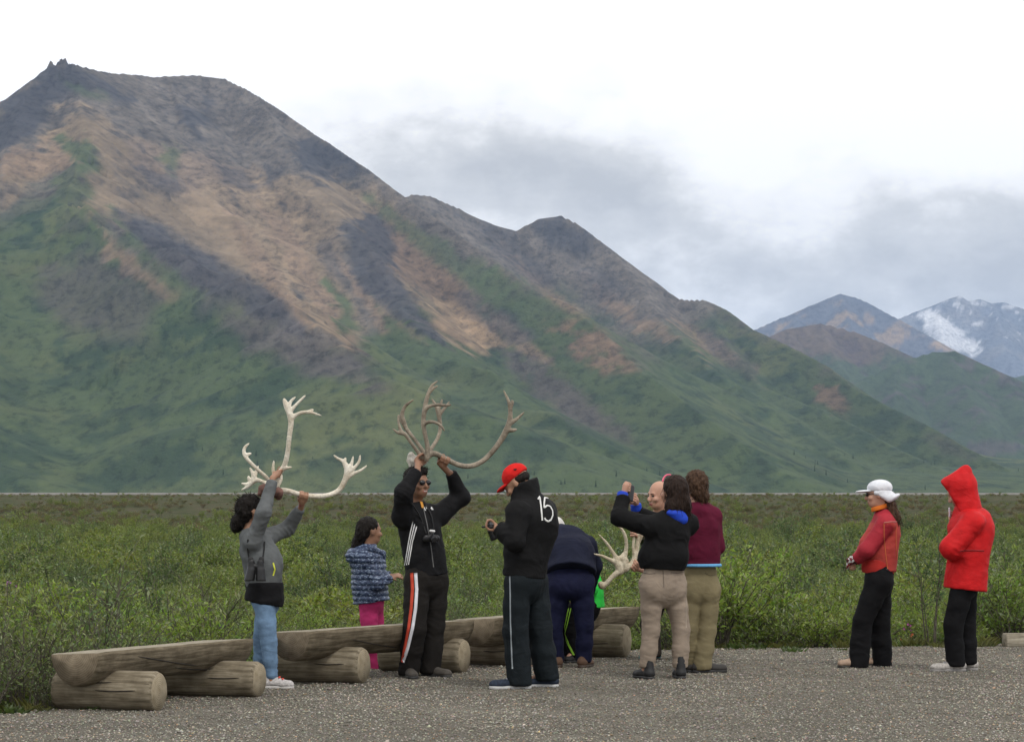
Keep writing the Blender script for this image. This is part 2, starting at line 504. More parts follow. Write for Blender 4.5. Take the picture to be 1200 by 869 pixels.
def mountain_albedo(V, me, uv):
    P = to_px(V)
    nrm = np.zeros(len(V) * 3, dtype=np.float32)
    me.vertices.foreach_get('normal', nrm)
    nrm = nrm.reshape(-1, 3)
    q = V / np.array((140., 420., 105.))
    nA, nB, nC = fbm(q, 4, 0.55), fbm(q * 2.9 + 40, 4, 0.6), fbm(q * 0.35 + 11, 3)
    # down-slope streaks
    streak = fbm(np.stack([uv[:, 0] * .45, uv[:, 1] * .30, nC * 0], 1) + 3, 4, 0.62) * uv[:, 2]
    wpx = np.stack([P[:, 0] + nA * 20 + nB * 10 + streak * 10, P[:, 1] + nA * 18 + nB * 12], 1)
    green = np.array((0.055, 0.080, 0.042))
    green_d = np.array((0.030, 0.052, 0.033))
    green_y = np.array((0.085, 0.102, 0.050))
    greyb = np.array((0.108, 0.098, 0.090))
    rock = np.array((0.046, 0.048, 0.058))
    tan = np.array((0.174, 0.137, 0.098))
    rust = np.array((0.138, 0.096, 0.072))
    purp = np.array((0.072, 0.064, 0.066))
    mix = lambda A, B, m: A + (B - A) * m[:, None]
    bx = [-300, 0, 60, 100, 150, 250, 350, 420, 450, 480, 560, 600, 660, 700, 760, 800, 850, 900, 1000, 1300]
    by = [260, 235, 225, 215, 300, 352, 390, 405, 385, 300, 315, 335, 345, 378, 398, 385, 368, 385, 420, 560]
    yb = np.interp(P[:, 0], bx, by)
    low = smooth(-26, 34, P[:, 1] - yb + nA * 40 + nB * 22 + streak * 14)
    C = np.repeat(greyb[None], len(V), 0) * (1 + 0.5 * nB[:, None])
    g = mix(np.repeat(green[None], len(V), 0), np.repeat(green_y[None], len(V), 0), smooth(0.0, 0.5, nC + nA * 0.4))
    g = mix(g, np.repeat(green_d[None], len(V), 0), smooth(0.02, 0.42, nB * 0.9 + fbm(q * 1.3 + 70, 3) * 0.8 - nC * 0.3))
    C = mix(C, g, low)

    def patch(poly, col, soft=7, amt=1.0, var=None, wamp=1.0):
        nonlocal C
        m = poly_mask(wpx, poly, soft, (nB * 10 + streak * 14) * wamp) * amt
        if var is not None:
            m = m * smooth(var - 0.25, var + 0.25, nB + 0.5 * streak)
        C = mix(C, np.repeat(np.array(col)[None], len(V), 0) * (1 + 0.35 * nB + 0.3 * streak)[:, None], m)

    # tan and rusty scree
    patch([(0, 200), (60, 152), (95, 128), (122, 138), (135, 172), (70, 196), (0, 236)], tan, 8)
    patch([(-200, 330), (-100, 250), (0, 200), (0, 236), (-100, 300)], tan, 8, 0.7)
    patch([(70, 214), (104, 148), (180, 168), (262, 198), (345, 208), (400, 210), (458, 236), (512, 290), (540, 330), (580, 388), (560, 408),
           (515, 390), (470, 350), (430, 300), (404, 262), (398, 322), (432, 402), (402, 398), (352, 342), (292, 330), (232, 288), (172, 258), (118, 258)], tan, 9, 0.88)
    patch([(150, 165), (215, 170), (300, 205), (300, 230), (250, 240), (190, 215), (150, 190)], (0.145, 0.115, 0.095), 10, 0.8)
    patch([(210, 235), (300, 200), (360, 235), (370, 300), (330, 350), (270, 300), (235, 260)], (0.192, 0.149, 0.106), 8, 0.85)
    patch([(430, 262), (480, 262), (540, 330), (560, 365), (520, 360), (470, 330), (445, 300)], rust, 8, 0.75)
    patch([(488, 372), (530, 350), (580, 384), (592, 402), (556, 410), (520, 396)], (0.21, 0.155, 0.105), 6)
    patch([(330, 335), (370, 352), (420, 402), (390, 396), (345, 366)], (0.192, 0.147, 0.103), 6, 0.9)
    patch([(430, 345), (470, 372), (500, 402), (470, 395), (436, 365)], tan, 6, 0.8)
    for poly in ([(262, 250), (285, 255), (330, 330), (360, 372), (350, 378), (310, 340)], [(300, 240), (330, 250), (372, 320), (418, 402), (404, 402), (350, 330)],
                 [(396, 300), (412, 318), (440, 360), (468, 398), (455, 396), (420, 350)], [(540, 330), (560, 345), (610, 392), (660, 432), (648, 434), (590, 398)],
                 [(10, 170), (70, 165), (100, 175), (60, 200), (0, 215)], [(120, 270), (150, 300), (210, 345), (200, 352), (140, 318)], [(590, 290), (640, 330), (690, 372), (670, 372), (610, 320)],
                 [(790, 370), (830, 395), (900, 440), (890, 446), (820, 410)], [(690, 330), (740, 362), (800, 400), (780, 400), (720, 368)]):
        patch(poly, (0.175, 0.128, 0.094), 6, 0.75)
    # buttresses of dark rock
    for poly, amt in [
        ([(-260, 260), (0, 124), (40, 92), (72, 76), (95, 82), (132, 98), (162, 118), (150, 128), (112, 102), (84, 118), (58, 132), (28, 156), (0, 168), (-200, 300)], 0.95),
        ([(342, 168), (375, 160), (412, 182), (434, 202), (395, 206), (352, 202)], 0.95),
        ([(404, 264), (440, 254), (458, 268), (462, 318), (500, 372), (522, 402), (478, 384), (430, 342), (410, 300)], 0.9),
        ([(148, 256), (200, 274), (262, 308), (332, 352), (356, 390), (300, 372), (220, 332), (165, 296)], 0.85),
        ([(214, 130), (246, 124), (258, 150), (226, 162)], 0.85), ([(255, 195), (300, 205), (305, 225), (265, 220)], 0.7),
        ([(160, 195), (200, 200), (215, 222), (180, 222)], 0.7), ([(372, 285), (395, 290), (405, 330), (385, 325)], 0.6), ([(310, 195), (330, 200), (325, 225), (312, 220)], 0.8),
        ([(636, 254), (664, 254), (704, 286), (690, 304), (640, 292), (622, 268)], 0.85),
        ([(520, 335), (560, 345), (600, 370), (630, 395), (590, 400), (545, 365)], 0.6),
        ([(545, 252), (600, 272), (640, 310), (660, 345), (620, 330), (570, 290)], 0.55),
        ([(660, 300), (720, 320), (740, 350), (700, 350)], 0.5),
        ([(820, 390), (850, 395), (900, 440), (880, 445), (840, 420)], 0.5),
    ]:
        patch(poly, rock, 6, amt)
    patch([(630, 372), (690, 376), (742, 424), (700, 432), (652, 412)], rust, 7, 0.85, -0.05)
    patch([(585, 405), (650, 432), (740, 515), (690, 505), (610, 450)], purp, 10, 0.85)
    patch([(240, 362), (330, 385), (420, 418), (470, 462), (390, 445), (300, 410)], purp, 12, 0.8)
    patch([(30, 330), (110, 300), (190, 350), (170, 400), (80, 390)], purp, 16, 0.65)
    patch([(960, 455), (985, 458), (1000, 478), (985, 487), (966, 475)], rust, 6, 0.8)
    patch([(1080, 500), (1120, 515), (1150, 545), (1110, 535)], purp, 10, 0.5)
    # meadow tongues climbing between the scree
    for poly, amt in [([(70, 168), (100, 160), (128, 208), (104, 202)], 0.9), ([(60, 205), (100, 190), (112, 232), (70, 240)], 0.8),
                      ([(430, 232), (480, 258), (560, 305), (690, 382), (640, 386), (560, 340), (490, 292)], 0.75),
                      ([(384, 325), (402, 345), (424, 392), (398, 388)], 0.9), ([(440, 360), (500, 405), (540, 430), (480, 420)], 0.9),
                      ([(140, 255), (180, 300), (240, 350), (200, 340), (150, 290)], 0.7), ([(190, 165), (215, 170), (205, 200), (190, 190)], 0.7),
                      ([(80, 100), (110, 102), (125, 116), (100, 116)], 0.6)]:
        patch(poly, green, 6, amt)
    # steep faces show bare rock
    st = smooth(0.80, 0.60, nrm[:, 2] + nB * 0.12)
    C = mix(C, np.repeat(rock[None], len(V), 0) * (1.1 + 0.6 * nB[:, None]), st * 0.6)
    # dwarf birch and willow thickets along the foot
    th_ = smooth(0.10, 0.34, fbm(np.stack([V[:, 0] / 70, V[:, 1] / 300, V[:, 2] / 45], 1) + 80, 4, 0.6)) * low * smooth(380, 470, P[:, 1])
    C = mix(C, np.repeat(green_d[None], len(V), 0), th_ * 0.75)
    gr = np.clip((C[:, 1] - 0.92 * C[:, 0]) * 60, 0, 1)
    warm = np.clip((C[:, 0] - 1.18 * C[:, 2]) * 16, 0, 1) * (1 - gr) * uv[:, 2]
    set_colors(me, 'zone', np.stack([np.clip(1 - gr - warm, 0, 1), gr, warm], 1))
    return np.clip(C, 0.012, 0.6)


slope_attr(me, S)
set_colors(me, 'albedo', mountain_albedo(V, me, S))
mountain_obj = link('mountain', me, kind='structure', label='broad green and tan scree mountain with dark rock buttresses', category='mountain')
mountain_V = V


def far_mountain(ridges, px0, px1, y0, y1, seed, label, color_fn, **kw):
    V, F, D, S = mountain_mesh('far_mountain', ridges, px0, px1, 240, np.linspace(y0, y1, 95), **kw)
    me = new_mesh('mountain', V, F, mountain_material('far_mountain_rock_%d' % seed, 0.006, 10.0), True)
    q = V / 300.0 + seed * 13.7
    slope_attr(me, S * np.array((.5, .5, 1)))
    set_colors(me, 'zone', np.repeat(np.array([[.6, .2, .3]]), len(V), 0))
    set_colors(me, 'albedo', np.clip(color_fn(V, to_px(V), fbm(q, 4, 0.55), fbm(q * 3 + 9, 4, 0.6)), 0.012, 0.85))
    return link('mountain', me, kind='structure', label=label, category='mountain')


def cmix(A, B, m):
    A, B = np.asarray(A, float), np.asarray(B, float)
    A = A if A.ndim == 2 else np.repeat(A[None], len(m), 0)
    B = B if B.ndim == 2 else np.repeat(B[None], len(m), 0)
    return A + (B - A) * m[:, None]


def col_green_hill(V, P, n, f):
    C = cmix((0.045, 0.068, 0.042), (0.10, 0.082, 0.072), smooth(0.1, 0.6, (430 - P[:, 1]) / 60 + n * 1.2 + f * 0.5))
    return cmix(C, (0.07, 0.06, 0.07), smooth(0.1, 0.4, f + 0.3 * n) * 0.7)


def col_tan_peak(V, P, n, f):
    C = cmix((0.23, 0.18, 0.145), (0.095, 0.11, 0.145), smooth(-0.08, 0.16, n + 0.4 * f))  # tan and slate tones paled and blued: distance haze put into the colour
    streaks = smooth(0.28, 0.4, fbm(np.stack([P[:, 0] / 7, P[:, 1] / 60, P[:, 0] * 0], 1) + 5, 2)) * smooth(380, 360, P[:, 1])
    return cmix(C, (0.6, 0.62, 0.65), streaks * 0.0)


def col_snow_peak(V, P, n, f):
    C = cmix((0.12, 0.14, 0.18), (0.16, 0.17, 0.195), smooth(-0.2, 0.3, n))  # rock lightened towards blue, painting in extra haze for the far peak
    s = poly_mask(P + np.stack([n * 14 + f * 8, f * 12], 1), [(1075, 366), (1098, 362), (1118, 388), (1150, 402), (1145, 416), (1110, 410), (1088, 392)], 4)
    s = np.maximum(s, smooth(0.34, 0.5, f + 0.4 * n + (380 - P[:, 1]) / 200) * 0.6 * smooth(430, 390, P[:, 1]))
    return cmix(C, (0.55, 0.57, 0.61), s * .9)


far_mountain([([(850, 425, 9600), (895, 397, 9800), (925, 384, 10000), (962, 378, 10000), (1000, 388, 9900), (1035, 402, 9700), (1070, 420, 9500), (1120, 450, 9200), (1180, 500, 8800)], 1.8, 200, 1.2),
              ([(962, 380, 9990), (985, 430, 9300), (1020, 480, 8700)], 1.4, 100, 1.15), ([(925, 386, 9990), (930, 440, 9200)], 1.4, 100, 1.15)],
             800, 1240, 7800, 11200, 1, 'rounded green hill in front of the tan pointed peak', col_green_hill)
far_mountain([([(960, 470, 8000), (1010, 445, 8300), (1060, 422, 8500), (1098, 411, 8600), (1116, 410, 8600), (1135, 420, 8500), (1165, 432, 8400), (1205, 452, 8300), (1260, 470, 8200), (1400, 480, 8000), (1560, 440, 8200), (1800, 500, 8000), (2100, 570, 7600)], 1.8, 200, 1.2),
              ([(1110, 412, 8590), (1130, 450, 8100), (1160, 500, 7500)], 1.4, 80, 1.15), ([(1180, 440, 8390), (1210, 500, 7600)], 1.4, 80, 1.15), ([(1050, 428, 8480), (1050, 480, 7800)], 1.4, 80, 1.15)],
             900, 1420, 6800, 9600, 2, 'dark green brown ridge at the right beyond the valley', col_green_hill)
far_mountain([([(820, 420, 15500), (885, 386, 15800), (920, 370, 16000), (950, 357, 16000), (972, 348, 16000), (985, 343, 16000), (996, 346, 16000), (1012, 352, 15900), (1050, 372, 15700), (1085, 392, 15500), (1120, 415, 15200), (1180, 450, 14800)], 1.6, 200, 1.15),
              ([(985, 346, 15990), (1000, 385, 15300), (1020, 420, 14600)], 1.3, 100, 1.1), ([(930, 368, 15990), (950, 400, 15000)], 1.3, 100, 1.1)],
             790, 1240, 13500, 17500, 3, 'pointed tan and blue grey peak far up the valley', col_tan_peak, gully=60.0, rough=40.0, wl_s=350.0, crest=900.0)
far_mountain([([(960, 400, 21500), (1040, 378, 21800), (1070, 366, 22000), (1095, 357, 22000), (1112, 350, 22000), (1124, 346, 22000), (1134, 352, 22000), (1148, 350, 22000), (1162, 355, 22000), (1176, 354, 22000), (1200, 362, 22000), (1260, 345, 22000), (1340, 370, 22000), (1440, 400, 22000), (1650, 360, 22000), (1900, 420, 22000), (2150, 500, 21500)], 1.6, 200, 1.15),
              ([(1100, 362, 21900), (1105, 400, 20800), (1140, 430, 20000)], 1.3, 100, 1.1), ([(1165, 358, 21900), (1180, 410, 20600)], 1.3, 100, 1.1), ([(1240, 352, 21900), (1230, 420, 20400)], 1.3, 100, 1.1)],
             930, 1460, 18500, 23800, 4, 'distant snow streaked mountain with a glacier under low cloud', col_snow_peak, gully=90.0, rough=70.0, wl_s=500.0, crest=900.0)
far_mountain([([(1080, 470, 12500), (1130, 452, 12800), (1165, 436, 13000), (1190, 441, 13000), (1230, 430, 13000), (1300, 440, 12800), (1420, 460, 12500), (1700, 430, 12500), (2000, 520, 12500)], 1.8, 200, 1.2)],
             1040, 1440, 11000, 14500, 5, 'low blue hill below the snow streaked mountain', col_green_hill)

# ------------------------------------------------------------------ ground, gravel pad, road, haze
EDGE_PX = [(-400, 885), (-60, 846), (0, 841), (60, 836), (150, 824), (260, 806), (330, 797), (450, 783), (600, 772), (750, 765), (850, 763), (1000, 762), (1200, 757), (1600, 752)]
EDGE = np.array([ground_at(*p)[:2] for p in EDGE_PX])          # gravel / thicket border, world x, y


def edge_y(x):
    return np.interp(x, EDGE[:, 0], EDGE[:, 1])


def ground_z(x, y):
    x, y = np.asarray(x, float), np.asarray(y, float)
    b = y - edge_y(x)
    z = -0.14 * smooth(0.1, 1.2, b) - 0.36 * smooth(2, 16, b) - 0.35 * smooth(15, 50, b)
    q = np.stack([x.ravel() / 6, y.ravel() / 9, np.zeros(x.size)], 1)
    z = z + (fbm(q, 3) * 0.16).reshape(x.shape) * smooth(1, 8, b) * smooth(226, 190, y)
    z = z + smooth(165, 221, y) ** 1.15 * 2.12
    z = z - 7.0 * smooth(232, 290, y)
    return z


rows = np.concatenate([np.linspace(-6, 15, 12), np.linspace(15.4, 34, 110), np.linspace(34.5, 80, 70), np.linspace(81, 236, 110),
                       np.linspace(240, 300, 12), np.geomspace(330, 32000, 24)])
nc = 170
s = np.linspace(-1, 1, nc)
half = np.maximum(16, 0.32 * rows + 8)
half = np.where(rows > 1500, rows * 1.0, half)
X = s[None] * half[:, None]
Y = np.repeat(rows[:, None], nc, 1)
Z = ground_z(X, Y)
V = np.stack([X.ravel(), Y.ravel(), Z.ravel()], 1)
m = Mat('tundra_soil', 0.95, 0.1)
n1, n2 = m.noise(0.9, 6, 0.6), m.noise(14, 5, 0.65)
c = m.ramp(n1, [(0.3, (0.035, 0.045, 0.018)), (0.5, (0.055, 0.062, 0.028)), (0.62, (0.085, 0.07, 0.045)), (0.75, (0.05, 0.06, 0.025))])
m.color(m.mix(0.6, c, m.ramp(n2, [(0.3, (0.25, 0.25, 0.25)), (0.7, (1.3, 1.3, 1.3))]), 'MULTIPLY'))
m.bump(n2, 0.8, 0.05)
link('ground', new_mesh('ground', V, grid_faces(len(rows), nc), m.m, True), kind='structure', label='mossy tundra ground under the thicket', category='ground')

# gravel pad: a sheet 4 mm above the ground with a slightly ragged outer border
xs = np.linspace(-14, 16, 260)
ey = edge_y(xs) + fbm(np.stack([xs * 1.7, xs * 0, xs * 0], 1), 4, 0.6) * 0.28 + 0.12
nv = 95
t = np.linspace(0, 1, nv)
Y = -5 + t[:, None] * (ey[None] + 5)
X = np.repeat(xs[None], nv, 0)
hump = fbm(np.stack([X.ravel() / 1.1, Y.ravel() / 1.1, np.zeros(X.size)], 1), 3) * 0.018
Z = np.maximum(ground_z(X, Y).ravel(), -0.12) + 0.02 + np.abs(hump)
m = Mat('gravel', 0.95, 0.15)
v1 = m.vor(80, 'Color'); v1d = m.vor(80, 'Distance'); v2 = m.vor(170, 'Color')
n0 = m.noise(0.8, 5, 0.6); n3 = m.noise(160, 3, 0.6)
c = m.ramp(m.math('MULTIPLY', m.math('ADD', v1, v2), 0.5), [(0.15, (0.11, 0.10, 0.083)), (0.5, (0.205, 0.19, 0.158)), (0.85, (0.31, 0.292, 0.25))])
c = m.mix(0.75, c, m.ramp(n0, [(0.3, (0.66, 0.65, 0.62)), (0.7, (1.22, 1.2, 1.16))]), 'MULTIPLY')
m.color(m.mix(0.7, c, m.ramp(v1d, [(0.2, (1, 1, 1)), (0.8, (0.35, 0.35, 0.34))]), 'MULTIPLY'))
m.bump(m.math('SUBTRACT', m.math('MULTIPLY', n3, 0.4), v1d), 1.0, 0.02)
link('gravel_pad', new_mesh('gravel_pad', np.stack([X.ravel(), Y.ravel(), Z], 1), grid_faces(nv, len(xs)), m.m, True), kind='structure', label='grey gravel parking pad', category='gravel')
pad_bvh = None


def pad_z(x, y):
    h = fbm(np.array([[x / 1.1, y / 1.1, 0.0]]), 3)[0] * 0.018
    return 0.02 + abs(h)


# loose stones of the gravel: real geometry in one heap
rs = np.random.default_rng(3)
ico = np.array([(0, 0, .62), (.9, .1, 0.05), (.1, .9, -.05), (-.85, .2, .08), (0, -.9, -.04), (0, 0, -.4)])
ico_f = np.array([(0, 1, 2), (0, 2, 3), (0, 3, 4), (0, 4, 1), (5, 2, 1), (5, 3, 2), (5, 4, 3), (5, 1, 4)])


def stone_heap(n, xr, yr, smin, smax, p=2.2):
    x = rs.uniform(*xr, n); y = rs.uniform(*yr, n)
    keep = (y < edge_y(x) + rs.normal(0.05, 0.12, n)) & (np.abs(x) < 0.19 * y + 0.5)
    x, y = x[keep], y[keep]
    n = len(x)
    sz = smin + (smax - smin) * rs.random(n) ** p
    a = rs.uniform(0, 2 * math.pi, n)
    sc = sz[:, None] * rs.uniform(0.65, 1.2, (n, 3)) * np.array((1, 1, 0.8))
    q = ico[None] * (1 + rs.uniform(-0.22, 0.22, (n, 6, 3))) * sc[:, None, :]
    ca, sa = np.cos(a)[:, None], np.sin(a)[:, None]
    tz = rs.normal(0, 0.3, n)[:, None]
    qx = q[..., 0] * ca - q[..., 1] * sa
    qy = q[..., 0] * sa + q[..., 1] * ca
    qz = q[..., 2] + tz * q[..., 0]
    h = np.abs(fbm(np.stack([x / 1.1, y / 1.1, x * 0], 1), 3) * 0.018) + 0.02 + np.minimum(0, ground_z(x, y) * 0.9)
    P = np.stack([qx + x[:, None], qy + y[:, None], qz + (h + sz * 0.22)[:, None]], -1).reshape(-1, 3)
    Fc = (ico_f[None] + 6 * np.arange(n)[:, None, None]).reshape(-1, 3)
    C = np.repeat(np.array((0.28, 0.260, 0.218))[None], n, 0) * rs.choice([0.42, 0.65, 0.84, 1.0, 1.15, 1.35, 1.65], n, p=[.12, .18, .22, .2, .15, .09, .04])[:, None]
    C *= 1 + rs.normal(0, 0.06, (n, 3))
    C[rs.random(n) < 0.06] *= np.array((1.25, 0.95, 0.75))
    C *= (1 + 0.55 * fbm(np.stack([x / 1.4, y / 3.4, x * 0], 1), 4))[:, None]
    return P, Fc, np.repeat(C, 6, 0)


P1, F1, C1 = stone_heap(145000, (-5, 6.2), (16.5, 28.5), 0.005, 0.0125, 1.5)
P2, F2, C2 = stone_heap(900, (-5, 6.2), (16.5, 28.5), 0.012, 0.026)
m = Mat('gravel_stone', 0.9, 0.2)
m.color(m.mix(0.5, m.attr('albedo'), m.ramp(m.noise(90, 3), [(0.3, (0.6, 0.6, 0.6)), (0.7, (1.3, 1.3, 1.3))]), 'MULTIPLY'))
me = new_mesh('gravel_stones', np.concatenate([P1, P2]), np.concatenate([F1, F2 + len(P1)]), m.m, False)
set_colors(me, 'albedo', np.clip(np.concatenate([C1, C2]), 0.02, 0.6))
link('gravel_stones', me, kind='stuff', label='loose grey stones covering the gravel pad', category='gravel')

# the park road across the valley: a pale gravel strip with a slight crossfall
xs = np.linspace(-110, 110, 300)
wob = fbm(np.stack([xs / 25, xs * 0, xs * 0], 1), 2) * 0.05
prof = [(221.6, 1.16), (222.0, 1.335), (224, 1.36), (228.5, 1.425), (229.5, 1.40), (230.5, 1.0)]
V = np.concatenate([np.stack([xs, np.full_like(xs, y), z + wob * (0.5 if z > 1.2 else 1) - 0.00008 * xs], 1) for y, z in prof])
m = Mat('road_gravel', 0.9, 0.2)
m.color(m.ramp(m.noise(1.4, 5, 0.6), [(0.3, (0.12, 0.115, 0.108)), (0.7, (0.185, 0.178, 0.168))]))
link('road', new_mesh('road', V, grid_faces(len(prof), len(xs)), m.m, True), kind='structure', label='pale gravel road along the top of the far bank', category='road')

# the air of the valley
hx, hy0, hy1, hz0, hz1 = 34000, -3000, 34000, -22, 2100
V = np.array([(x, y, z) for z in (hz0, hz1) for y in (hy0, hy1) for x in (-hx, hx)], float)
F = np.array([(0, 2, 3, 1), (4, 5, 7, 6), (0, 1, 5, 4), (2, 6, 7, 3), (0, 4, 6, 2), (1, 3, 7, 5)])
hm = bpy.data.materials.new('valley_haze')
hm.use_nodes = True
hn = hm.node_tree.nodes
hn.remove(hn['Principled BSDF'])
pv = hn.new('ShaderNodeVolumePrincipled')
pv.inputs['Color'].default_value = (0.50, 0.68, 1.0, 1)
pv.inputs['Density'].default_value = 2.6e-5
pv.inputs['Anisotropy'].default_value = 0.2
hm.node_tree.links.new(pv.outputs[0], hn['Material Output'].inputs['Volume'])
link('haze', new_mesh('haze', V, F, hm), kind='stuff', label='thin blue haze filling the valley air', category='haze')

# ------------------------------------------------------------------ thicket
def tube(pts, radii, n=4):
    """open tube along pts; returns V, F(quads)"""
    P = np.asarray(pts, float)
    R = np.asarray(radii, float)
    T = np.gradient(P, axis=0)
    T /= np.linalg.norm(T, axis=1)[:, None] + 1e-9
    ref = np.array((0.0, 0.0, 1.0)) if abs(T[0][2]) < 0.9 else np.array((1.0, 0, 0))
    A = np.cross(T, ref); A /= np.linalg.norm(A, axis=1)[:, None] + 1e-9
    B = np.cross(T, A)
    a = np.arange(n) / n * 2 * math.pi
    V = P[:, None] + R[:, None, None] * (np.cos(a)[None, :, None] * A[:, None] + np.sin(a)[None, :, None] * B[:, None])
    k = len(P)
    i = np.arange(k - 1)[:, None] * n
    j = np.arange(n)[None]
    F = np.stack([i + j, i + (j + 1) % n, i + n + (j + 1) % n, i + n + j], -1).reshape(-1, 4)
    return V.reshape(-1, 3), F


def merge(parts):
    Vs, Fs, o = [], [], 0
    for V, F in parts:
        Vs.append(V); Fs.append(F + o); o += len(V)
    return np.concatenate(Vs), np.concatenate(Fs)


def leaf_material(name):
    m = Mat(name, 0.55, 0.3)
    oi = m.n.new('ShaderNodeObjectInfo')
    var = m.ramp(oi.outputs['Random'], [(0.0, (0.70, 0.78, 0.75)), (0.35, (1.0, 1.0, 1.0)), (0.7, (1.15, 1.12, 0.85)), (1.0, (0.95, 1.05, 1.15))])
    c = m.mix(1.0, m.attr('albedo'), var, 'MULTIPLY')
    m.color(c)
    tr = m.n.new('ShaderNodeBsdfTranslucent')
    m.l.new(m.mix(1.0, c, (1.3, 1.5, 0.7), 'MULTIPLY'), tr.inputs['Color'])
    mx = m.n.new('ShaderNodeMixShader')
    mx.inputs[0].default_value = 0.38
    m.l.new(m.b.outputs[0], mx.inputs[1]); m.l.new(tr.outputs[0], mx.inputs[2])
    m.l.new(mx.outputs[0], m.n['Material Output'].inputs['Surface'])
    return m.m


LEAF = leaf_material('willow_leaf')
STEM = Mat('willow_bark', 0.9, 0.2)
STEM.color(STEM.ramp(STEM.noise(25, 4), [(0.3, (0.045, 0.038, 0.028)), (0.7, (0.14, 0.125, 0.10))]))
STEM = STEM.m


def shrub_geometry(seed, h=0.9, spread=0.5, stems=15, twigs=6, leaves=1500, leaf_len=0.042, leaf_wid=0.015,
                   base=(0.155, 0.19, 0.058), bare=0.25, upright=0.5):
    r = np.random.default_rng(seed)
    st, lp, ld = [], [], []
    for i in range(stems):
        a = r.uniform(0, 2 * math.pi)
        out = spread * r.uniform(0.15, 1.0) ** 0.8
        hh = h * r.uniform(0.6, 1.05) * (1 - 0.35 * (out / spread) ** 2)
        k = 7
        t = np.linspace(0, 1, k)
        bend = t ** (1.0 + upright)
        wob = r.normal(0, 0.02, (k, 3)) * t[:, None]
        P = np.stack([np.cos(a) * (0.05 + out * bend), np.sin(a) * (0.05 + out * bend), hh * t], 1) + wob
        P[0, 2] = -0.08
        st.append(tube(P, np.interp(t, [0, 1], [0.009 * h ** 0.5, 0.002]), 3))
        cand = [(P, t, bare)]
        for j in range(twigs):
            tb = r.uniform(0.3, 0.92)
            p0 = np.array([np.interp(tb, t, P[:, c]) for c in range(3)])
            d = r.normal(0, 1, 3); d[2] = abs(d[2]) * 0.7 + 0.5
            d /= np.linalg.norm(d)
            L = h * r.uniform(0.12, 0.32)
            q = np.stack([p0 + d * L * s + np.array((0, 0, 0.12 * L)) * s * s for s in np.linspace(0, 1, 4)])
            st.append(tube(q, [0.0035, 0.003, 0.002, 0.0012], 3))
            cand.append((q, np.linspace(0, 1, 4), 0.1))
        for Q, tt, b in cand:
            n = int(leaves / stems / (twigs + 1) * (1.6 if Q is P else 0.9))
            s = b + (1 - b) * r.random(n) ** 0.8
            pos = np.stack([np.interp(s, tt, Q[:, c]) for c in range(3)], 1)
            dirv = np.gradient(Q, axis=0)[-1]
            dirv = dirv / np.linalg.norm(dirv)
            lp.append(pos + r.normal(0, 0.008, pos.shape)); ld.append(np.repeat(dirv[None], n, 0))
    lp, ld = np.concatenate(lp), np.concatenate(ld)
    n = len(lp)
    d = ld * 0.8 + r.normal(0, 0.75, (n, 3)); d[:, 2] += 0.15
    d /= np.linalg.norm(d, axis=1)[:, None]
    up = r.normal(0, 0.6, (n, 3)) + np.array((0, 0, 1.0))
    sd = np.cross(d, up); sd /= np.linalg.norm(sd, axis=1)[:, None] + 1e-9
    nn = np.cross(sd, d)
    L = leaf_len * r.uniform(0.6, 1.3, n)[:, None]; W = leaf_wid * r.uniform(0.7, 1.25, n)[:, None]
    V = np.stack([lp, lp + d * L * 0.45 + sd * W * 0.5 + nn * W * 0.18, lp + d * L - nn * L * 0.12, lp + d * L * 0.45 - sd * W * 0.5 + nn * W * 0.18], 1).reshape(-1, 3)
    i = np.arange(n)[:, None] * 4
    F = np.concatenate([i + np.array((0, 1, 2)), i + np.array((0, 2, 3))])
    C = np.array(base)[None] * r.uniform(0.6, 1.4, n)[:, None] * (1 + r.normal(0, 0.08, (n, 3)))
    pale = r.random(n) < 0.16
    C[pale] = np.array((0.23, 0.25, 0.17)) * r.uniform(0.8, 1.2, pale.sum())[:, None]
    return merge(st), (V, F, np.repeat(np.clip(C, 0.01, 0.5), 4, 0))


def shrub_meshes(seed, **kw):
    (sv, sf), (lv, lf, lc) = shrub_geometry(seed, **kw)
    ms = new_mesh('stems', sv, sf, STEM, True)
    ml = new_mesh('foliage', lv, lf, LEAF, False)
    set_colors(ml, 'albedo', lc)
    return ms, ml


def joined_shrub(seed, **kw):
    (sv, sf), (lv, lf, lc) = shrub_geometry(seed, **kw)
    me = new_mesh('shrub', np.concatenate([sv, lv]), [sf, lf + len(sv)], None, False,
                  np.concatenate([np.zeros(len(sf)), np.ones(len(lf))]), [STEM, LEAF])
    set_colors(me, 'albedo', np.concatenate([np.full((len(sv), 3), 0.08), lc]))
    return me


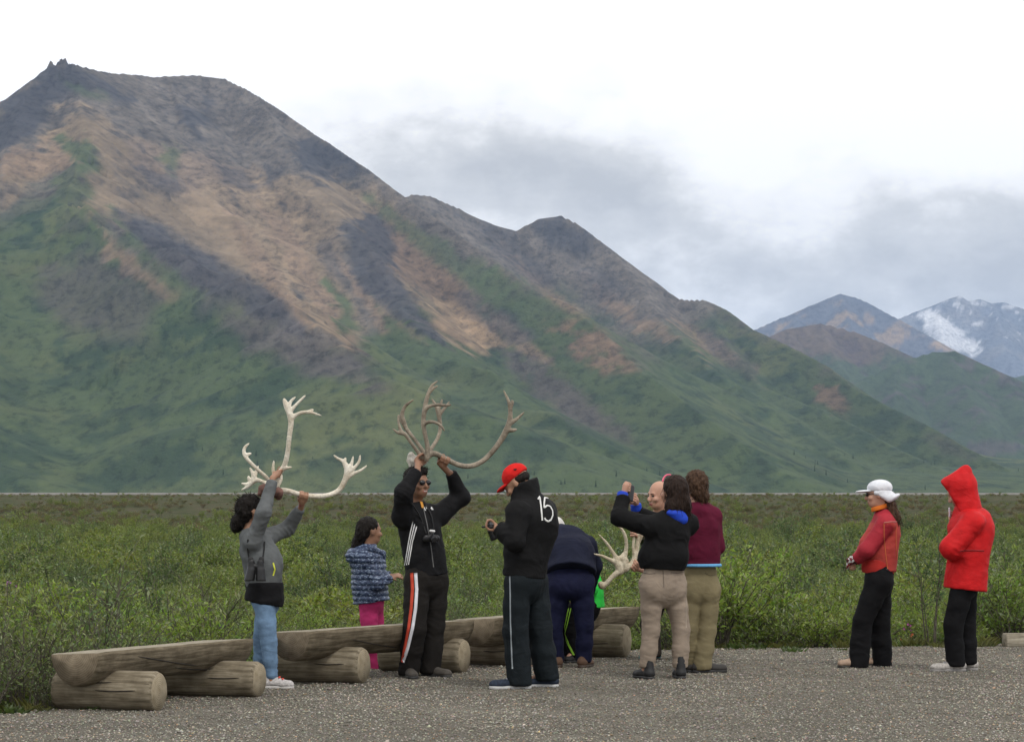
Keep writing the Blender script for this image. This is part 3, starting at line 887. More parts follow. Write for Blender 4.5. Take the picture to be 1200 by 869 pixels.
KINDS = {
    'leafy': [shrub_meshes(11 + i, h=0.85, spread=0.5, leaves=1500, leaf_len=0.05, leaf_wid=0.019, base=(0.175, 0.23, 0.064)) for i in range(4)],
    'grey': [shrub_meshes(31 + i, h=0.9, spread=0.45, leaves=750, leaf_len=0.045, leaf_wid=0.017, base=(0.12, 0.15, 0.075), bare=0.4, twigs=8) for i in range(3)],
    'low': [shrub_meshes(51 + i, h=0.45, spread=0.5, stems=20, leaves=1400, leaf_len=0.042, leaf_wid=0.017, base=(0.16, 0.205, 0.058)) for i in range(3)],
    'sapling': [shrub_meshes(71 + i, h=1.45, spread=0.22, stems=5, twigs=9, leaves=600, leaf_len=0.05, leaf_wid=0.02, base=(0.085, 0.12, 0.05), bare=0.3, upright=0.2) for i in range(2)],
}
LOOK = {
    'leafy': ('tall full leafy green willow shrub', 'full leafy green willow shrub', 'small rounded leafy green willow shrub'),
    'grey': ('tall thin grey willow with bare twigs', 'thin grey willow with bare twigs', 'small wispy grey green willow'),
    'low': ('broad low green willow mat', 'low spreading green willow', 'very low patch of green willow'),
    'sapling': ('slender dark stemmed sapling',) * 3,
}
PLACES = [(-999, 95, 'left of the first bench'), (95, 200, 'behind the first bench'), (200, 285, 'left of the grey jacket'), (285, 345, 'behind the grey jacket'),
          (345, 405, 'left of the girl'), (405, 462, 'behind the girl'), (462, 530, 'behind the sunglasses man'), (530, 590, 'left of the red cap'),
          (590, 655, 'behind the red cap'), (655, 745, 'behind the bent figure'), (745, 845, 'behind the maroon jumper'), (845, 920, 'right of the maroon jumper'),
          (920, 990, 'left of the white cap'), (990, 1055, 'behind the white cap'), (1055, 1100, 'left of the red coat'), (1100, 1165, 'behind the red coat'), (1165, 9999, 'right of the red coat')]


def put_shrub(kind, x, y, sc, rot, k):
    ms, ml = KINDS[kind][k % len(KINDS[kind])]
    z = float(ground_z(np.array([x]), np.array([y]))[0])
    px = 600 + FOC * x / y
    b = y - float(edge_y(x))
    size = 0 if sc > 0.92 else (2 if sc < 0.6 else 1)
    place = [q[2] for q in PLACES if q[0] <= px < q[1]][0]
    row = 'at the gravel border' if b < 1.3 else ('in the thicket' if b < 5 else 'deep in the thicket')
    o = empty('willow_sapling' if kind == 'sapling' else 'willow_shrub', (x, y, z), '%s %s %s' % (LOOK[kind][size], row, place), 'sapling' if kind == 'sapling' else 'shrub',
              'saplings above the thicket' if kind == 'sapling' else 'willow shrubs of the thicket')
    o.rotation_euler = (0, 0, rot)
    o.scale = (sc * 1.0, sc * 1.0, sc)
    link('stems', ms, o); link('foliage', ml, o)


rv = random.Random(5)
spots, tries = [], 0
grid_used = {}
while len(spots) < 2600 and tries < 60000:
    tries += 1
    y = 18.5 + (62 - 18.5) * rv.random() ** 1.1
    x = rv.uniform(-1, 1) * (0.19 * y + 0.5)
    b = y - float(edge_y(x))
    if b < 0.45:
        continue
    if rv.random() < 0.75 * smooth(-0.02, 0.30, np.array(noise3(np.array([[x * 0.45, y * 0.28, 5.5]]))[0])) and b > 2:
        continue
    if any((x - q[0]) ** 2 + (y - q[1]) ** 2 < (0.47 if b < 12 else 0.62) ** 2 for q in grid_used.get((int(x), int(y)), [])):
        continue
    for dx in (-1, 0, 1):
        for dy in (-1, 0, 1):
            grid_used.setdefault((int(x) + dx, int(y) + dy), []).append((x, y))
    spots.append((x, y, b))
spots.sort(key=lambda s: s[1])
near, rest = spots[:285], spots[285:]
for k, (x, y, b) in enumerate(near):
    px = 600 + FOC * x / y
    g = noise3(np.array([[x * 0.35, y * 0.35, 3.3]]))[0]
    tall = np.interp(px, [0, 250, 320, 760, 830, 1000, 1050, 1200], [0.85, 0.75, 0.62, 0.62, 1.0, 1.0, 0.75, 0.95])
    if b > 3.5:
        tall = np.interp(px, [0, 250, 350, 800, 900, 1200], [0.72, 0.62, 0.5, 0.5, 0.62, 0.66]) * (1.35 if rv.random() < .12 else 1)
    if (835 < px < 1000 and b < 2.6) or (60 < px < 270 and 2 < b < 7 and rv.random() < .35):
        tall *= 1.18 if px > 400 else 1.42
    if 1040 < px < 1085 and b < 2.5:
        kind, tall = 'low', 0.45                                  # small stony gap in the thicket
    else:
        kind = 'low' if (g < -0.12 or (320 < px < 780 and rv.random() < 0.45)) else ('grey' if (g > 0.16 or rv.random() < 0.2) else 'leafy')
    if b < 0.8:
        tall *= 0.8
    put_shrub(kind, x, y, tall * rv.uniform(0.65, 1.4), rv.uniform(0, 6.28), k)
for px, py, Y, sc in ((185, 720, 30.0, 0.95), (160, 715, 32, 0.7), (1090, 752, 28.2, 0.92), (1193, 730, 30.5, 1.0), (700, 720, 33, 0.75), (560, 700, 36, 0.7), (915, 700, 34, 0.7), (90, 730, 27, 0.7), (30, 735, 26, 0.75), (1150, 725, 31, 0.8)):
    put_shrub('sapling', (px - 600) / FOC * Y, Y, sc, rv.uniform(0, 6.28), int(px))


def scatter(name, pts, rots, scls, idx, meshes, **props):
    """many small plants as one object: points that carry instances"""
    src = bpy.data.collections.new(name + '_sources')
    for i, me in enumerate(meshes):
        src.objects.link(bpy.data.objects.new('%s_source_%02d' % (name, i), me))
    me = bpy.data.meshes.new(name)
    n = len(pts)
    me.vertices.add(n)
    me.vertices.foreach_set('co', np.asarray(pts, np.float32).ravel())
    a = me.attributes.new('rot', 'FLOAT_VECTOR', 'POINT'); a.data.foreach_set('vector', np.asarray(rots, np.float32).ravel())
    a = me.attributes.new('scl', 'FLOAT_VECTOR', 'POINT'); a.data.foreach_set('vector', np.asarray(scls, np.float32).ravel())
    a = me.attributes.new('idx', 'INT', 'POINT'); a.data.foreach_set('value', np.asarray(idx, np.int32))
    ng = bpy.data.node_groups.new(name + '_nodes', 'GeometryNodeTree')
    ng.interface.new_socket('Geometry', in_out='INPUT', socket_type='NodeSocketGeometry')
    ng.interface.new_socket('Geometry', in_out='OUTPUT', socket_type='NodeSocketGeometry')
    N, L = ng.nodes, ng.links
    gi, go = N.new('NodeGroupInput'), N.new('NodeGroupOutput')
    iop = N.new('GeometryNodeInstanceOnPoints')
    ci = N.new('GeometryNodeCollectionInfo')
    ci.inputs['Collection'].default_value = src
    ci.inputs['Separate Children'].default_value = True
    ci.inputs['Reset Children'].default_value = True

    def named(nm, t):
        x = N.new('GeometryNodeInputNamedAttribute'); x.data_type = t
        x.inputs['Name'].default_value = nm
        return x.outputs['Attribute']
    er = N.new('FunctionNodeEulerToRotation')
    L.new(named('rot', 'FLOAT_VECTOR'), er.inputs[0])
    L.new(gi.outputs[0], iop.inputs['Points'])
    L.new(ci.outputs[0], iop.inputs['Instance'])
    iop.inputs['Pick Instance'].default_value = True
    L.new(named('idx', 'INT'), iop.inputs['Instance Index'])
    L.new(er.outputs[0], iop.inputs['Rotation'])
    L.new(named('scl', 'FLOAT_VECTOR'), iop.inputs['Scale'])
    L.new(iop.outputs[0], go.inputs[0])
    o = link(name, me, **props)
    md = o.modifiers.new('scatter', 'NODES')
    md.node_group = ng
    return o


far_src = [joined_shrub(101, h=0.75, spread=0.55, stems=12, twigs=4, leaves=1100, leaf_len=0.05, leaf_wid=0.024),
           joined_shrub(102, h=0.65, spread=0.6, stems=12, twigs=4, leaves=1100, leaf_len=0.05, leaf_wid=0.024, base=(0.175, 0.20, 0.062)),
           joined_shrub(103, h=0.9, spread=0.5, stems=10, twigs=5, leaves=800, leaf_len=0.05, leaf_wid=0.024, base=(0.10, 0.135, 0.065), bare=0.35),
           joined_shrub(104, h=0.5, spread=0.6, stems=12, twigs=4, leaves=450, leaf_len=0.06, leaf_wid=0.03, base=(0.135, 0.108, 0.068)),
           joined_shrub(105, h=0.45, spread=0.6, stems=12, twigs=4, leaves=400, leaf_len=0.06, leaf_wid=0.03, base=(0.12, 0.125, 0.06)),
           joined_shrub(106, h=0.5, spread=0.6, stems=12, twigs=4, leaves=400, leaf_len=0.06, leaf_wid=0.03, base=(0.15, 0.098, 0.075))]
pts, rots, scls, idx = [], [], [], []
for x, y, b in rest:
    pts.append((x, y)); idx.append(rv.choice([0, 0, 1, 1, 2, 4])); scls.append(rv.uniform(0.4, 0.75) * (1.0 if rv.random() < 0.9 else 1.7))
for _ in range(11000):
    y = 62 * (220 / 62) ** rv.random()
    x = rv.uniform(-1, 1) * (0.185 * y + 1)
    g = noise3(np.array([[x * 0.09, y * 0.06, 1.7]]))[0] + 0.5 * noise3(np.array([[x * 0.3, y * 0.2, 7.7]]))[0]
    if rv.random() < 0.6 * smooth(0.0, 0.3, np.array(-g)):
        continue
    brown = smooth(135, 185, y + g * 60)
    if rv.random() < brown * 0.93:
        if rv.random() < 0.25:
            continue
        idx.append(rv.choice([3, 4, 4, 5, 5])); scls.append(rv.uniform(0.4, 0.85) * (1.0 if y < 200 else 0.45))
    else:
        idx.append(rv.choice([0, 1, 1, 2])); scls.append(rv.uniform(0.4, 0.85) * (1.9 if rv.random() < 0.05 else 1) * (1.0 if y < 195 else 0.4))
    pts.append((x, y))
for _ in range(4200):
    y = rv.uniform(165, 219.5)
    x = rv.uniform(-1, 1) * (0.185 * y + 1)
    if noise3(np.array([[x * 0.12, y * 0.1, 4.4]]))[0] < -0.12:
        continue
    pts.append((x, y)); idx.append(rv.choice([3, 3, 4, 4, 5, 5, 0])); scls.append(rv.uniform(0.3, 0.75) * (1 if y < 205 else 0.55))
for _ in range(7000):                                            # the thicket goes on to both sides of the view
    y = 18.5 * (219 / 18.5) ** rv.random()
    x = rv.choice((-1, 1)) * (0.187 * y + 0.6 + rv.random() * (0.16 * y + 3))
    if y - float(edge_y(x)) < 0.5:
        continue
    br = y > 160 + 25 * rv.random()
    pts.append((x, y)); idx.append(rv.choice([3, 4, 5] if br else [0, 0, 1, 1, 2])); scls.append(rv.uniform(0.4, 0.85) * (1.5 if rv.random() < .1 and y < 80 else 1) * (1 if y < 205 else 0.5))
pts = np.array(pts)
P3 = np.column_stack([pts, ground_z(pts[:, 0], pts[:, 1])])
scatter('willow_thicket', P3, [(0, 0, rv.uniform(0, 6.28)) for _ in P3], [(s * rv.uniform(.9, 1.3), s * rv.uniform(.9, 1.3), s) for s in scls], idx, far_src,
        kind='stuff', label='mass of low willow and dwarf birch filling the valley floor', category='thicket')

# small herbs and grass at the gravel border and under the shrubs
r = np.random.default_rng(9)


def tuft_mesh(seed, grass):
    r = np.random.default_rng(seed)
    n = 46
    a = r.uniform(0, 2 * math.pi, n)
    L = r.uniform(0.06, 0.2, n) if grass else r.uniform(0.05, 0.13, n)
    w = (0.005 if grass else 0.016)
    base = np.stack([r.normal(0, 0.05, n), r.normal(0, 0.05, n), np.full(n, -0.01)], 1)
    d = np.stack([np.cos(a) * 0.5, np.sin(a) * 0.5, r.uniform(0.6, 1.2, n)], 1)
    d /= np.linalg.norm(d, axis=1)[:, None]
    sd = np.stack([-np.sin(a), np.cos(a), a * 0], 1)
    mid = base + d * L[:, None] * 0.6
    tip = base + d * L[:, None] + np.stack([np.cos(a), np.sin(a), -0.3 + a * 0], 1) * L[:, None] * 0.25
    V = np.stack([base, mid + sd * w, tip, mid - sd * w], 1).reshape(-1, 3)
    i = np.arange(n)[:, None] * 4
    me = new_mesh('tuft', V, np.concatenate([i + np.array((0, 1, 2)), i + np.array((0, 2, 3))]), LEAF)
    C = np.array((0.075, 0.10, 0.042) if not grass else (0.14, 0.135, 0.07))[None] * r.uniform(0.6, 1.4, n)[:, None] * np.ones(3)
    set_colors(me, 'albedo', np.repeat(C, 4, 0))
    return me


n = 13000
y = 18 + 30 * r.random(n) ** 1.4
x = r.uniform(-1, 1, n) * (0.30 * y + 0.4)
b = y - edge_y(x)
k = (b > 0.12 + np.abs(r.normal(0, 0.12, n))) | ((b > -0.7 * r.random(n) ** 2) & (r.random(n) < 0.3))
x, y = x[k], y[k]
n = len(x)
scatter('ground_herbs', np.column_stack([x, y, ground_z(x, y)]), np.column_stack([r.normal(0, .1, n), r.normal(0, .1, n), r.uniform(0, 6.28, n)]),
        np.repeat(r.uniform(0.35, 0.9, n)[:, None], 3, 1), r.integers(0, 4, n), [tuft_mesh(1, 0), tuft_mesh(2, 0), tuft_mesh(3, 1), tuft_mesh(4, 0)],
        kind='stuff', label='low herbs and grass along the gravel border', category='herbs')

# spruces standing far off on the foot of the mountain
def spruce_mesh(seed):
    r = np.random.default_rng(seed)
    parts = [tube([(0, 0, -.3), (0, 0, 2), (0, 0, 4.2)], [0.1, 0.07, 0.02], 4)]
    for k in range(16):
        z = 0.4 + k / 16 * 3.7
        w = 0.85 * (1 - (k / 17)) + 0.12
        n = 7
        a = np.arange(n) / n * 6.283 + r.uniform(0, 6)
        rad = w * r.uniform(0.6, 1.15, n)
        V = [(0, 0, z + 0.25)]
        for q in range(n):
            V += [(math.cos(a[q] - .25) * rad[q] * .55, math.sin(a[q] - .25) * rad[q] * .55, z), (math.cos(a[q]) * rad[q], math.sin(a[q]) * rad[q], z - 0.22 * w)]
        F = [(0, 1 + q, 1 + (q + 1) % (2 * n), 1 + (q + 1) % (2 * n)) for q in range(2 * n)]
        parts.append((np.array(V), np.array([(f[0], f[1], f[2], f[2]) for f in F])))
    V, F = merge(parts)
    q = F[F[:, 2] != F[:, 3]]; t = F[F[:, 2] == F[:, 3]][:, :3]
    return new_mesh('spruce', V, [q, t], SPRUCE)


SP_ = Mat('spruce_needles', 0.9, 0.1)
SP_.color(SP_.ramp(SP_.noise(1.2, 3), [(0.3, (0.012, 0.026, 0.016)), (0.7, (0.028, 0.048, 0.026))]))
SPRUCE = SP_.m
PXm = to_px(mountain_V)
cand = np.where((mountain_V[:, 1] < 4200) & (PXm[:, 1] > 525) & (PXm[:, 1] < 574) & (PXm[:, 0] > -20) & (PXm[:, 0] < 1220))[0]
dens = smooth(0.02, 0.4, fbm(mountain_V[cand] / np.array((220., 320., 320.)) + 55, 3)) * np.interp(PXm[cand, 0], [0, 350, 450, 640, 760, 1200], [.06, .1, .7, 1, .4, .12])
pick = cand[r.random(len(cand)) < dens * 0.05]
Pm = mountain_V[pick] + np.column_stack([r.uniform(-4, 4, (len(pick), 2)), np.zeros(len(pick)) - 0.3])
n = len(pick)
scatter('spruce_wood', Pm, np.column_stack([np.zeros((n, 2)), r.uniform(0, 6.28, n)]), np.repeat(r.uniform(0.7, 1.7, n)[:, None], 3, 1), r.integers(0, 3, n),
        [spruce_mesh(1), spruce_mesh(2), spruce_mesh(3)], kind='stuff', label='scattered dark spruces at the foot of the mountain', category='spruces')

# ------------------------------------------------------------------ smooth solids: blended capsules and ellipsoids turned into one skin
class Solid:
    def __init__(self, vox=0.007):
        self.vox, self.ops, self.lay = vox, [], (0,)

    def on(self, *lay):
        """following shapes belong to these layers; layers meet with a crease instead of melting together"""
        self.lay = lay
        return self

    def cap(self, a, b, ra, rb=None, k=0.02, thin=None, f=1.0, sub=False):
        a, b = np.asarray(a, float), np.asarray(b, float)
        rb = ra if rb is None else rb
        m = max(ra, rb)
        self.ops.append(('cap', (a, b, ra, rb, None if thin is None else np.asarray(thin, float) / np.linalg.norm(thin), f), np.minimum(a, b) - m, np.maximum(a, b) + m, k, sub, self.lay))
        return self

    def chain(self, pts, radii, k=0.02, **kw):
        for i in range(len(pts) - 1):
            self.cap(pts[i], pts[i + 1], radii[i], radii[i + 1], k, **kw)
        return self

    def ell(self, c, r, B=None, k=0.02, sub=False):
        """B: 3x3 rows = local axes"""
        c, r = np.asarray(c, float), np.asarray(r, float)
        B = np.eye(3) if B is None else np.asarray(B, float)
        ext = np.sqrt(((B * r[:, None]) ** 2).sum(0))
        self.ops.append(('ell', (c, r, B), c - ext, c + ext, k, sub, self.lay))
        return self

    def cut(self, p, n, rad=0.4, k=0.0):
        """cut away everything on the side n points to, within rad of p"""
        p, n = np.asarray(p, float), np.asarray(n, float)
        self.ops.append(('cut', (p, n / np.linalg.norm(n)), p - rad, p + rad, k, True, self.lay))
        return self

    def mesh(self):
        v = self.vox
        solid = [o for o in self.ops if not o[5]]
        lo = np.min([o[2] for o in solid], 0) - 3 * v
        hi = np.max([o[3] for o in solid], 0) + 3 * v
        n = np.ceil((hi - lo) / v).astype(int) + 1
        ax = [(lo[i] + v * np.arange(n[i])).astype(np.float32) for i in range(3)]
        full, G = None, None
        layers = sorted({q for o in self.ops for q in o[6]})
        todo = [(o, q) for q in layers for o in self.ops if q in o[6]]
        last = None
        for (kind, prm, l, h, k, sub, _), q_ in todo:
            if q_ != last:
                full = _join(full, G)
                G = np.full(n, 1.0, dtype=np.float32)
                last = q_
            pad = k + 3 * v
            i0 = np.clip(np.floor((l - pad - lo) / v).astype(int), 0, n)
            i1 = np.clip(np.ceil((h + pad - lo) / v).astype(int) + 1, 0, n)
            if np.any(i1 <= i0):
                continue
            sl = tuple(slice(i0[q], i1[q]) for q in range(3))
            X, Y, Z = ax[0][sl[0]][:, None, None], ax[1][sl[1]][None, :, None], ax[2][sl[2]][None, None, :]
            if kind == 'cap':
                a, b, ra, rb, thin, f = prm
                ab = b - a
                L2 = max(float(ab @ ab), 1e-9)
                x, y, z = X - a[0], Y - a[1], Z - a[2]
                t = np.clip((x * ab[0] + y * ab[1] + z * ab[2]) / L2, 0, 1)
                x, y, z = x - t * ab[0], y - t * ab[1], z - t * ab[2]
                if thin is not None:
                    g = (1 / f - 1) * (x * thin[0] + y * thin[1] + z * thin[2])
                    x, y, z = x + g * thin[0], y + g * thin[1], z + g * thin[2]
                d = np.sqrt(x * x + y * y + z * z) - (ra + t * (rb - ra))
            elif kind == 'ell':
                c, r, B = prm
                x, y, z = X - c[0], Y - c[1], Z - c[2]
                q = sum(((x * B[j, 0] + y * B[j, 1] + z * B[j, 2]) / r[j]) ** 2 for j in range(3))
                d = (np.sqrt(q) - 1) * float(min(r))
            else:
                p, nn = prm
                d = -((X - p[0]) * nn[0] + (Y - p[1]) * nn[1] + (Z - p[2]) * nn[2]) + 0 * (X + Y + Z)
            g = G[sl]
            if sub:
                d = -d
                if k > 0:
                    w = np.clip(0.5 - 0.5 * (g - d) / k, 0, 1)
                    G[sl] = g + (d - g) * w + k * w * (1 - w)
                else:
                    G[sl] = np.maximum(g, d)
            elif k > 0:
                w = np.clip(0.5 + 0.5 * (g - d) / k, 0, 1)
                G[sl] = g + (d - g) * w - k * w * (1 - w)
            else:
                G[sl] = np.minimum(g, d)
        G = _join(full, G)
        G[0], G[-1], G[:, 0], G[:, -1], G[:, :, 0], G[:, :, -1] = 1, 1, 1, 1, 1, 1
        return surface_net(G, lo, v)


def _join(A, B, k=.009):
    if A is None or B is None:
        return B if A is None else A
    w = np.clip(0.5 + 0.5 * (A - B) / k, 0, 1)
    return A + (B - A) * w - k * w * (1 - w)


def surface_net(G, lo, v):
    s = G < 0
    c = np.zeros(tuple(np.array(G.shape) - 1), dtype=np.int8)
    for dx in (0, 1):
        for dy in (0, 1):
            for dz in (0, 1):
                c += s[dx:G.shape[0] - 1 + dx, dy:G.shape[1] - 1 + dy, dz:G.shape[2] - 1 + dz]
    act = (c > 0) & (c < 8)
    co = np.argwhere(act)
    idx = np.full(c.shape, -1, dtype=np.int32)
    idx[act] = np.arange(len(co))
    pos, cnt = np.zeros((len(co), 3)), np.zeros(len(co))
    cr = [np.array(q) for q in ((0, 0, 0), (1, 0, 0), (0, 1, 0), (1, 1, 0), (0, 0, 1), (1, 0, 1), (0, 1, 1), (1, 1, 1))]
    vals = [G[tuple((co + q).T)] for q in cr]
    for i, j in ((0, 1), (2, 3), (4, 5), (6, 7), (0, 2), (1, 3), (4, 6), (5, 7), (0, 4), (1, 5), (2, 6), (3, 7)):
        x = (vals[i] < 0) != (vals[j] < 0)
        t = np.where(x, vals[i] / np.where(x, vals[i] - vals[j], 1), 0)
        pos += np.where(x[:, None], cr[i] + t[:, None] * (cr[j] - cr[i]), 0)
        cnt += x
    V = lo + v * (co + pos / cnt[:, None])
    quads = []
    for ax, (u, w) in enumerate(((1, 2), (2, 0), (0, 1))):
        a = np.take(s, range(G.shape[ax] - 1), ax)
        b = np.take(s, range(1, G.shape[ax]), ax)
        e = np.argwhere(a != b)
        e = e[(e[:, u] > 0) & (e[:, w] > 0) & (e[:, u] < c.shape[u]) & (e[:, w] < c.shape[w])]
        du, dw = np.zeros(3, int), np.zeros(3, int)
        du[u], dw[w] = 1, 1
        q = np.stack([idx[tuple((e - o).T)] for o in (du + dw, dw, 0 * du, du)], 1)
        fl = a[tuple(e.T)]
        q[~fl] = q[~fl][:, ::-1]
        quads.append(q)
    return V, np.concatenate(quads)


def vnormals(V, F):
    n = np.cross(V[F[:, 2]] - V[F[:, 0]], V[F[:, 3]] - V[F[:, 1]])
    N = np.zeros_like(V)
    for j in range(4):
        np.add.at(N, F[:, j], n)
    return N / (np.linalg.norm(N, axis=1)[:, None] + 1e-12)


def relax(V, F, it=2, lam=0.5):
    for _ in range(it):
        A, c = np.zeros_like(V), np.zeros(len(V))
        for j in range(4):
            np.add.at(A, F[:, j], V[F[:, (j + 1) % 4]] + V[F[:, (j - 1) % 4]])
            np.add.at(c, F[:, j], 2)
        V = V + lam * (A / np.maximum(c, 1)[:, None] - V)
    return V


def wrinkle(V, F, amp=0.007, sc=(8, 8, 20), seed=0.0, fine=0.3):
    """cloth folds: ridged noise pushed along the normal"""
    N = vnormals(V, F)
    q = V * np.array(sc) + seed * 7.7
    q = q + noise3(V * 5 + seed)[:, None] * 0.9
    a = 0.22 - np.abs(noise3(q)) * 1.0
    b = 0.22 - np.abs(noise3(q * 2.2 + 4))
    c = noise3(V * 4.5 + seed * 3)
    return V + N * (amp * (2.2 * a + 2.2 * fine * b + 0.7 * c))[:, None]


def crease(V, F, folds, seed=0.0):
    """sharp cloth folds bunching round the joints: (centre, axis, height, spacing, reach)"""
    N = vnormals(V, F)
    ph = noise3(V * 6.5 + seed * 1.7) * 6.5 + noise3(V * 15 + seed) * 1.2
    pat = noise3(V * 5 + 31 + seed)
    D = np.zeros(len(V))
    for c, ax, amp, wl, rad in folds:
        d = V - c
        t = d @ ax
        fall = np.exp(-(d * d).sum(1) / rad ** 2) * np.clip(.25 + 3.2 * pat, 0, 1.3)
        w = 1 - np.abs(np.sin(math.pi * t / wl + ph))
        D += amp * fall * (w ** 1.4 - .35)
    return V + N * D[:, None]


def unit(v):
    v = np.asarray(v, float)
    return v / np.linalg.norm(v)


# ------------------------------------------------------------------ materials of people and things
def cloth(name, col, rough=0.85, weave=420, var=0.18, sheen=0.0, bump=0.14, scale=9):
    m = Mat(name, rough, 0.12)
    n = m.noise(scale, 5, 0.6)
    lo, hi = tuple(c * (1 - var) for c in col), tuple(c * (1 + var) for c in col)
    m.color(m.ramp(n, [(0.3, lo), (0.7, hi)]))
    fold = m.noise(5.5, 3, 0.5, m.coord('Object', (1, 1, 1.7)), 1.4)
    m.bump(m.math('ADD', m.math('MULTIPLY', m.noise(weave, 2, 0.6), 0.06), m.math('ABSOLUTE', m.math('SUBTRACT', fold, 0.5))), bump * 2.2, 0.03)
    m.b.inputs['Sheen Weight'].default_value = sheen
    return m.m


def skin(name, col):
    m = Mat(name, 0.5, 0.35)
    m.color(m.ramp(m.noise(18, 4), [(0.3, tuple(c * 0.88 for c in col)), (0.7, tuple(min(1, c * 1.12) for c in col))]))
    m.b.inputs['Subsurface Weight'].default_value = 0.08
    m.b.inputs['Subsurface Radius'].default_value = (0.02, 0.008, 0.004)
    m.bump(m.noise(160, 3), 0.15, 0.002)
    return m.m


def plain(name, col, rough=0.5, spec=0.4, metal=0.0, var=0.12, scale=20):
    m = Mat(name, rough, spec)
    m.color(m.ramp(m.noise(scale, 4), [(0.3, tuple(c * (1 - var) for c in col)), (0.7, tuple(c * (1 + var) for c in col))]))
    m.b.inputs['Metallic'].default_value = metal
    return m.m


def hair_mat(name, col):
    m = Mat(name, 0.6, 0.12)
    n = m.noise(60, 5, 0.65, m.coord('Object', (1, 1, 0.25)))
    m.color(m.ramp(n, [(0.3, tuple(c * 0.5 for c in col)), (0.7, tuple(c * 1.7 for c in col))]))
    m.bump(n, 0.9, 0.01)
    return m.m


SK_TAN = skin('skin_tan', (0.30, 0.165, 0.105))
SK_BRN = skin('skin_brown', (0.235, 0.125, 0.078))
SK_FAIR = skin('skin_fair', (0.42, 0.235, 0.165))
LIPS = plain('lips', (0.26, 0.085, 0.07), 0.45)
TEETH = plain('teeth', (0.6, 0.56, 0.5), 0.35)
HAIR_BLACK = hair_mat('hair_black', (0.011, 0.009, 0.008))
HAIR_DARK = hair_mat('hair_dark_brown', (0.020, 0.012, 0.009))
HAIR_BROWN = hair_mat('hair_brown', (0.050, 0.028, 0.017))
BLACK_PLASTIC = plain('black_plastic', (0.012, 0.012, 0.013), 0.4)
GLASS_DARK = plain('dark_lens', (0.006, 0.006, 0.007), 0.08, 0.6)
WHITE_TRIM = plain('white_trim', (0.66, 0.66, 0.66), 0.6)
STRAP = plain('strap_webbing', (0.014, 0.014, 0.015), 0.75)


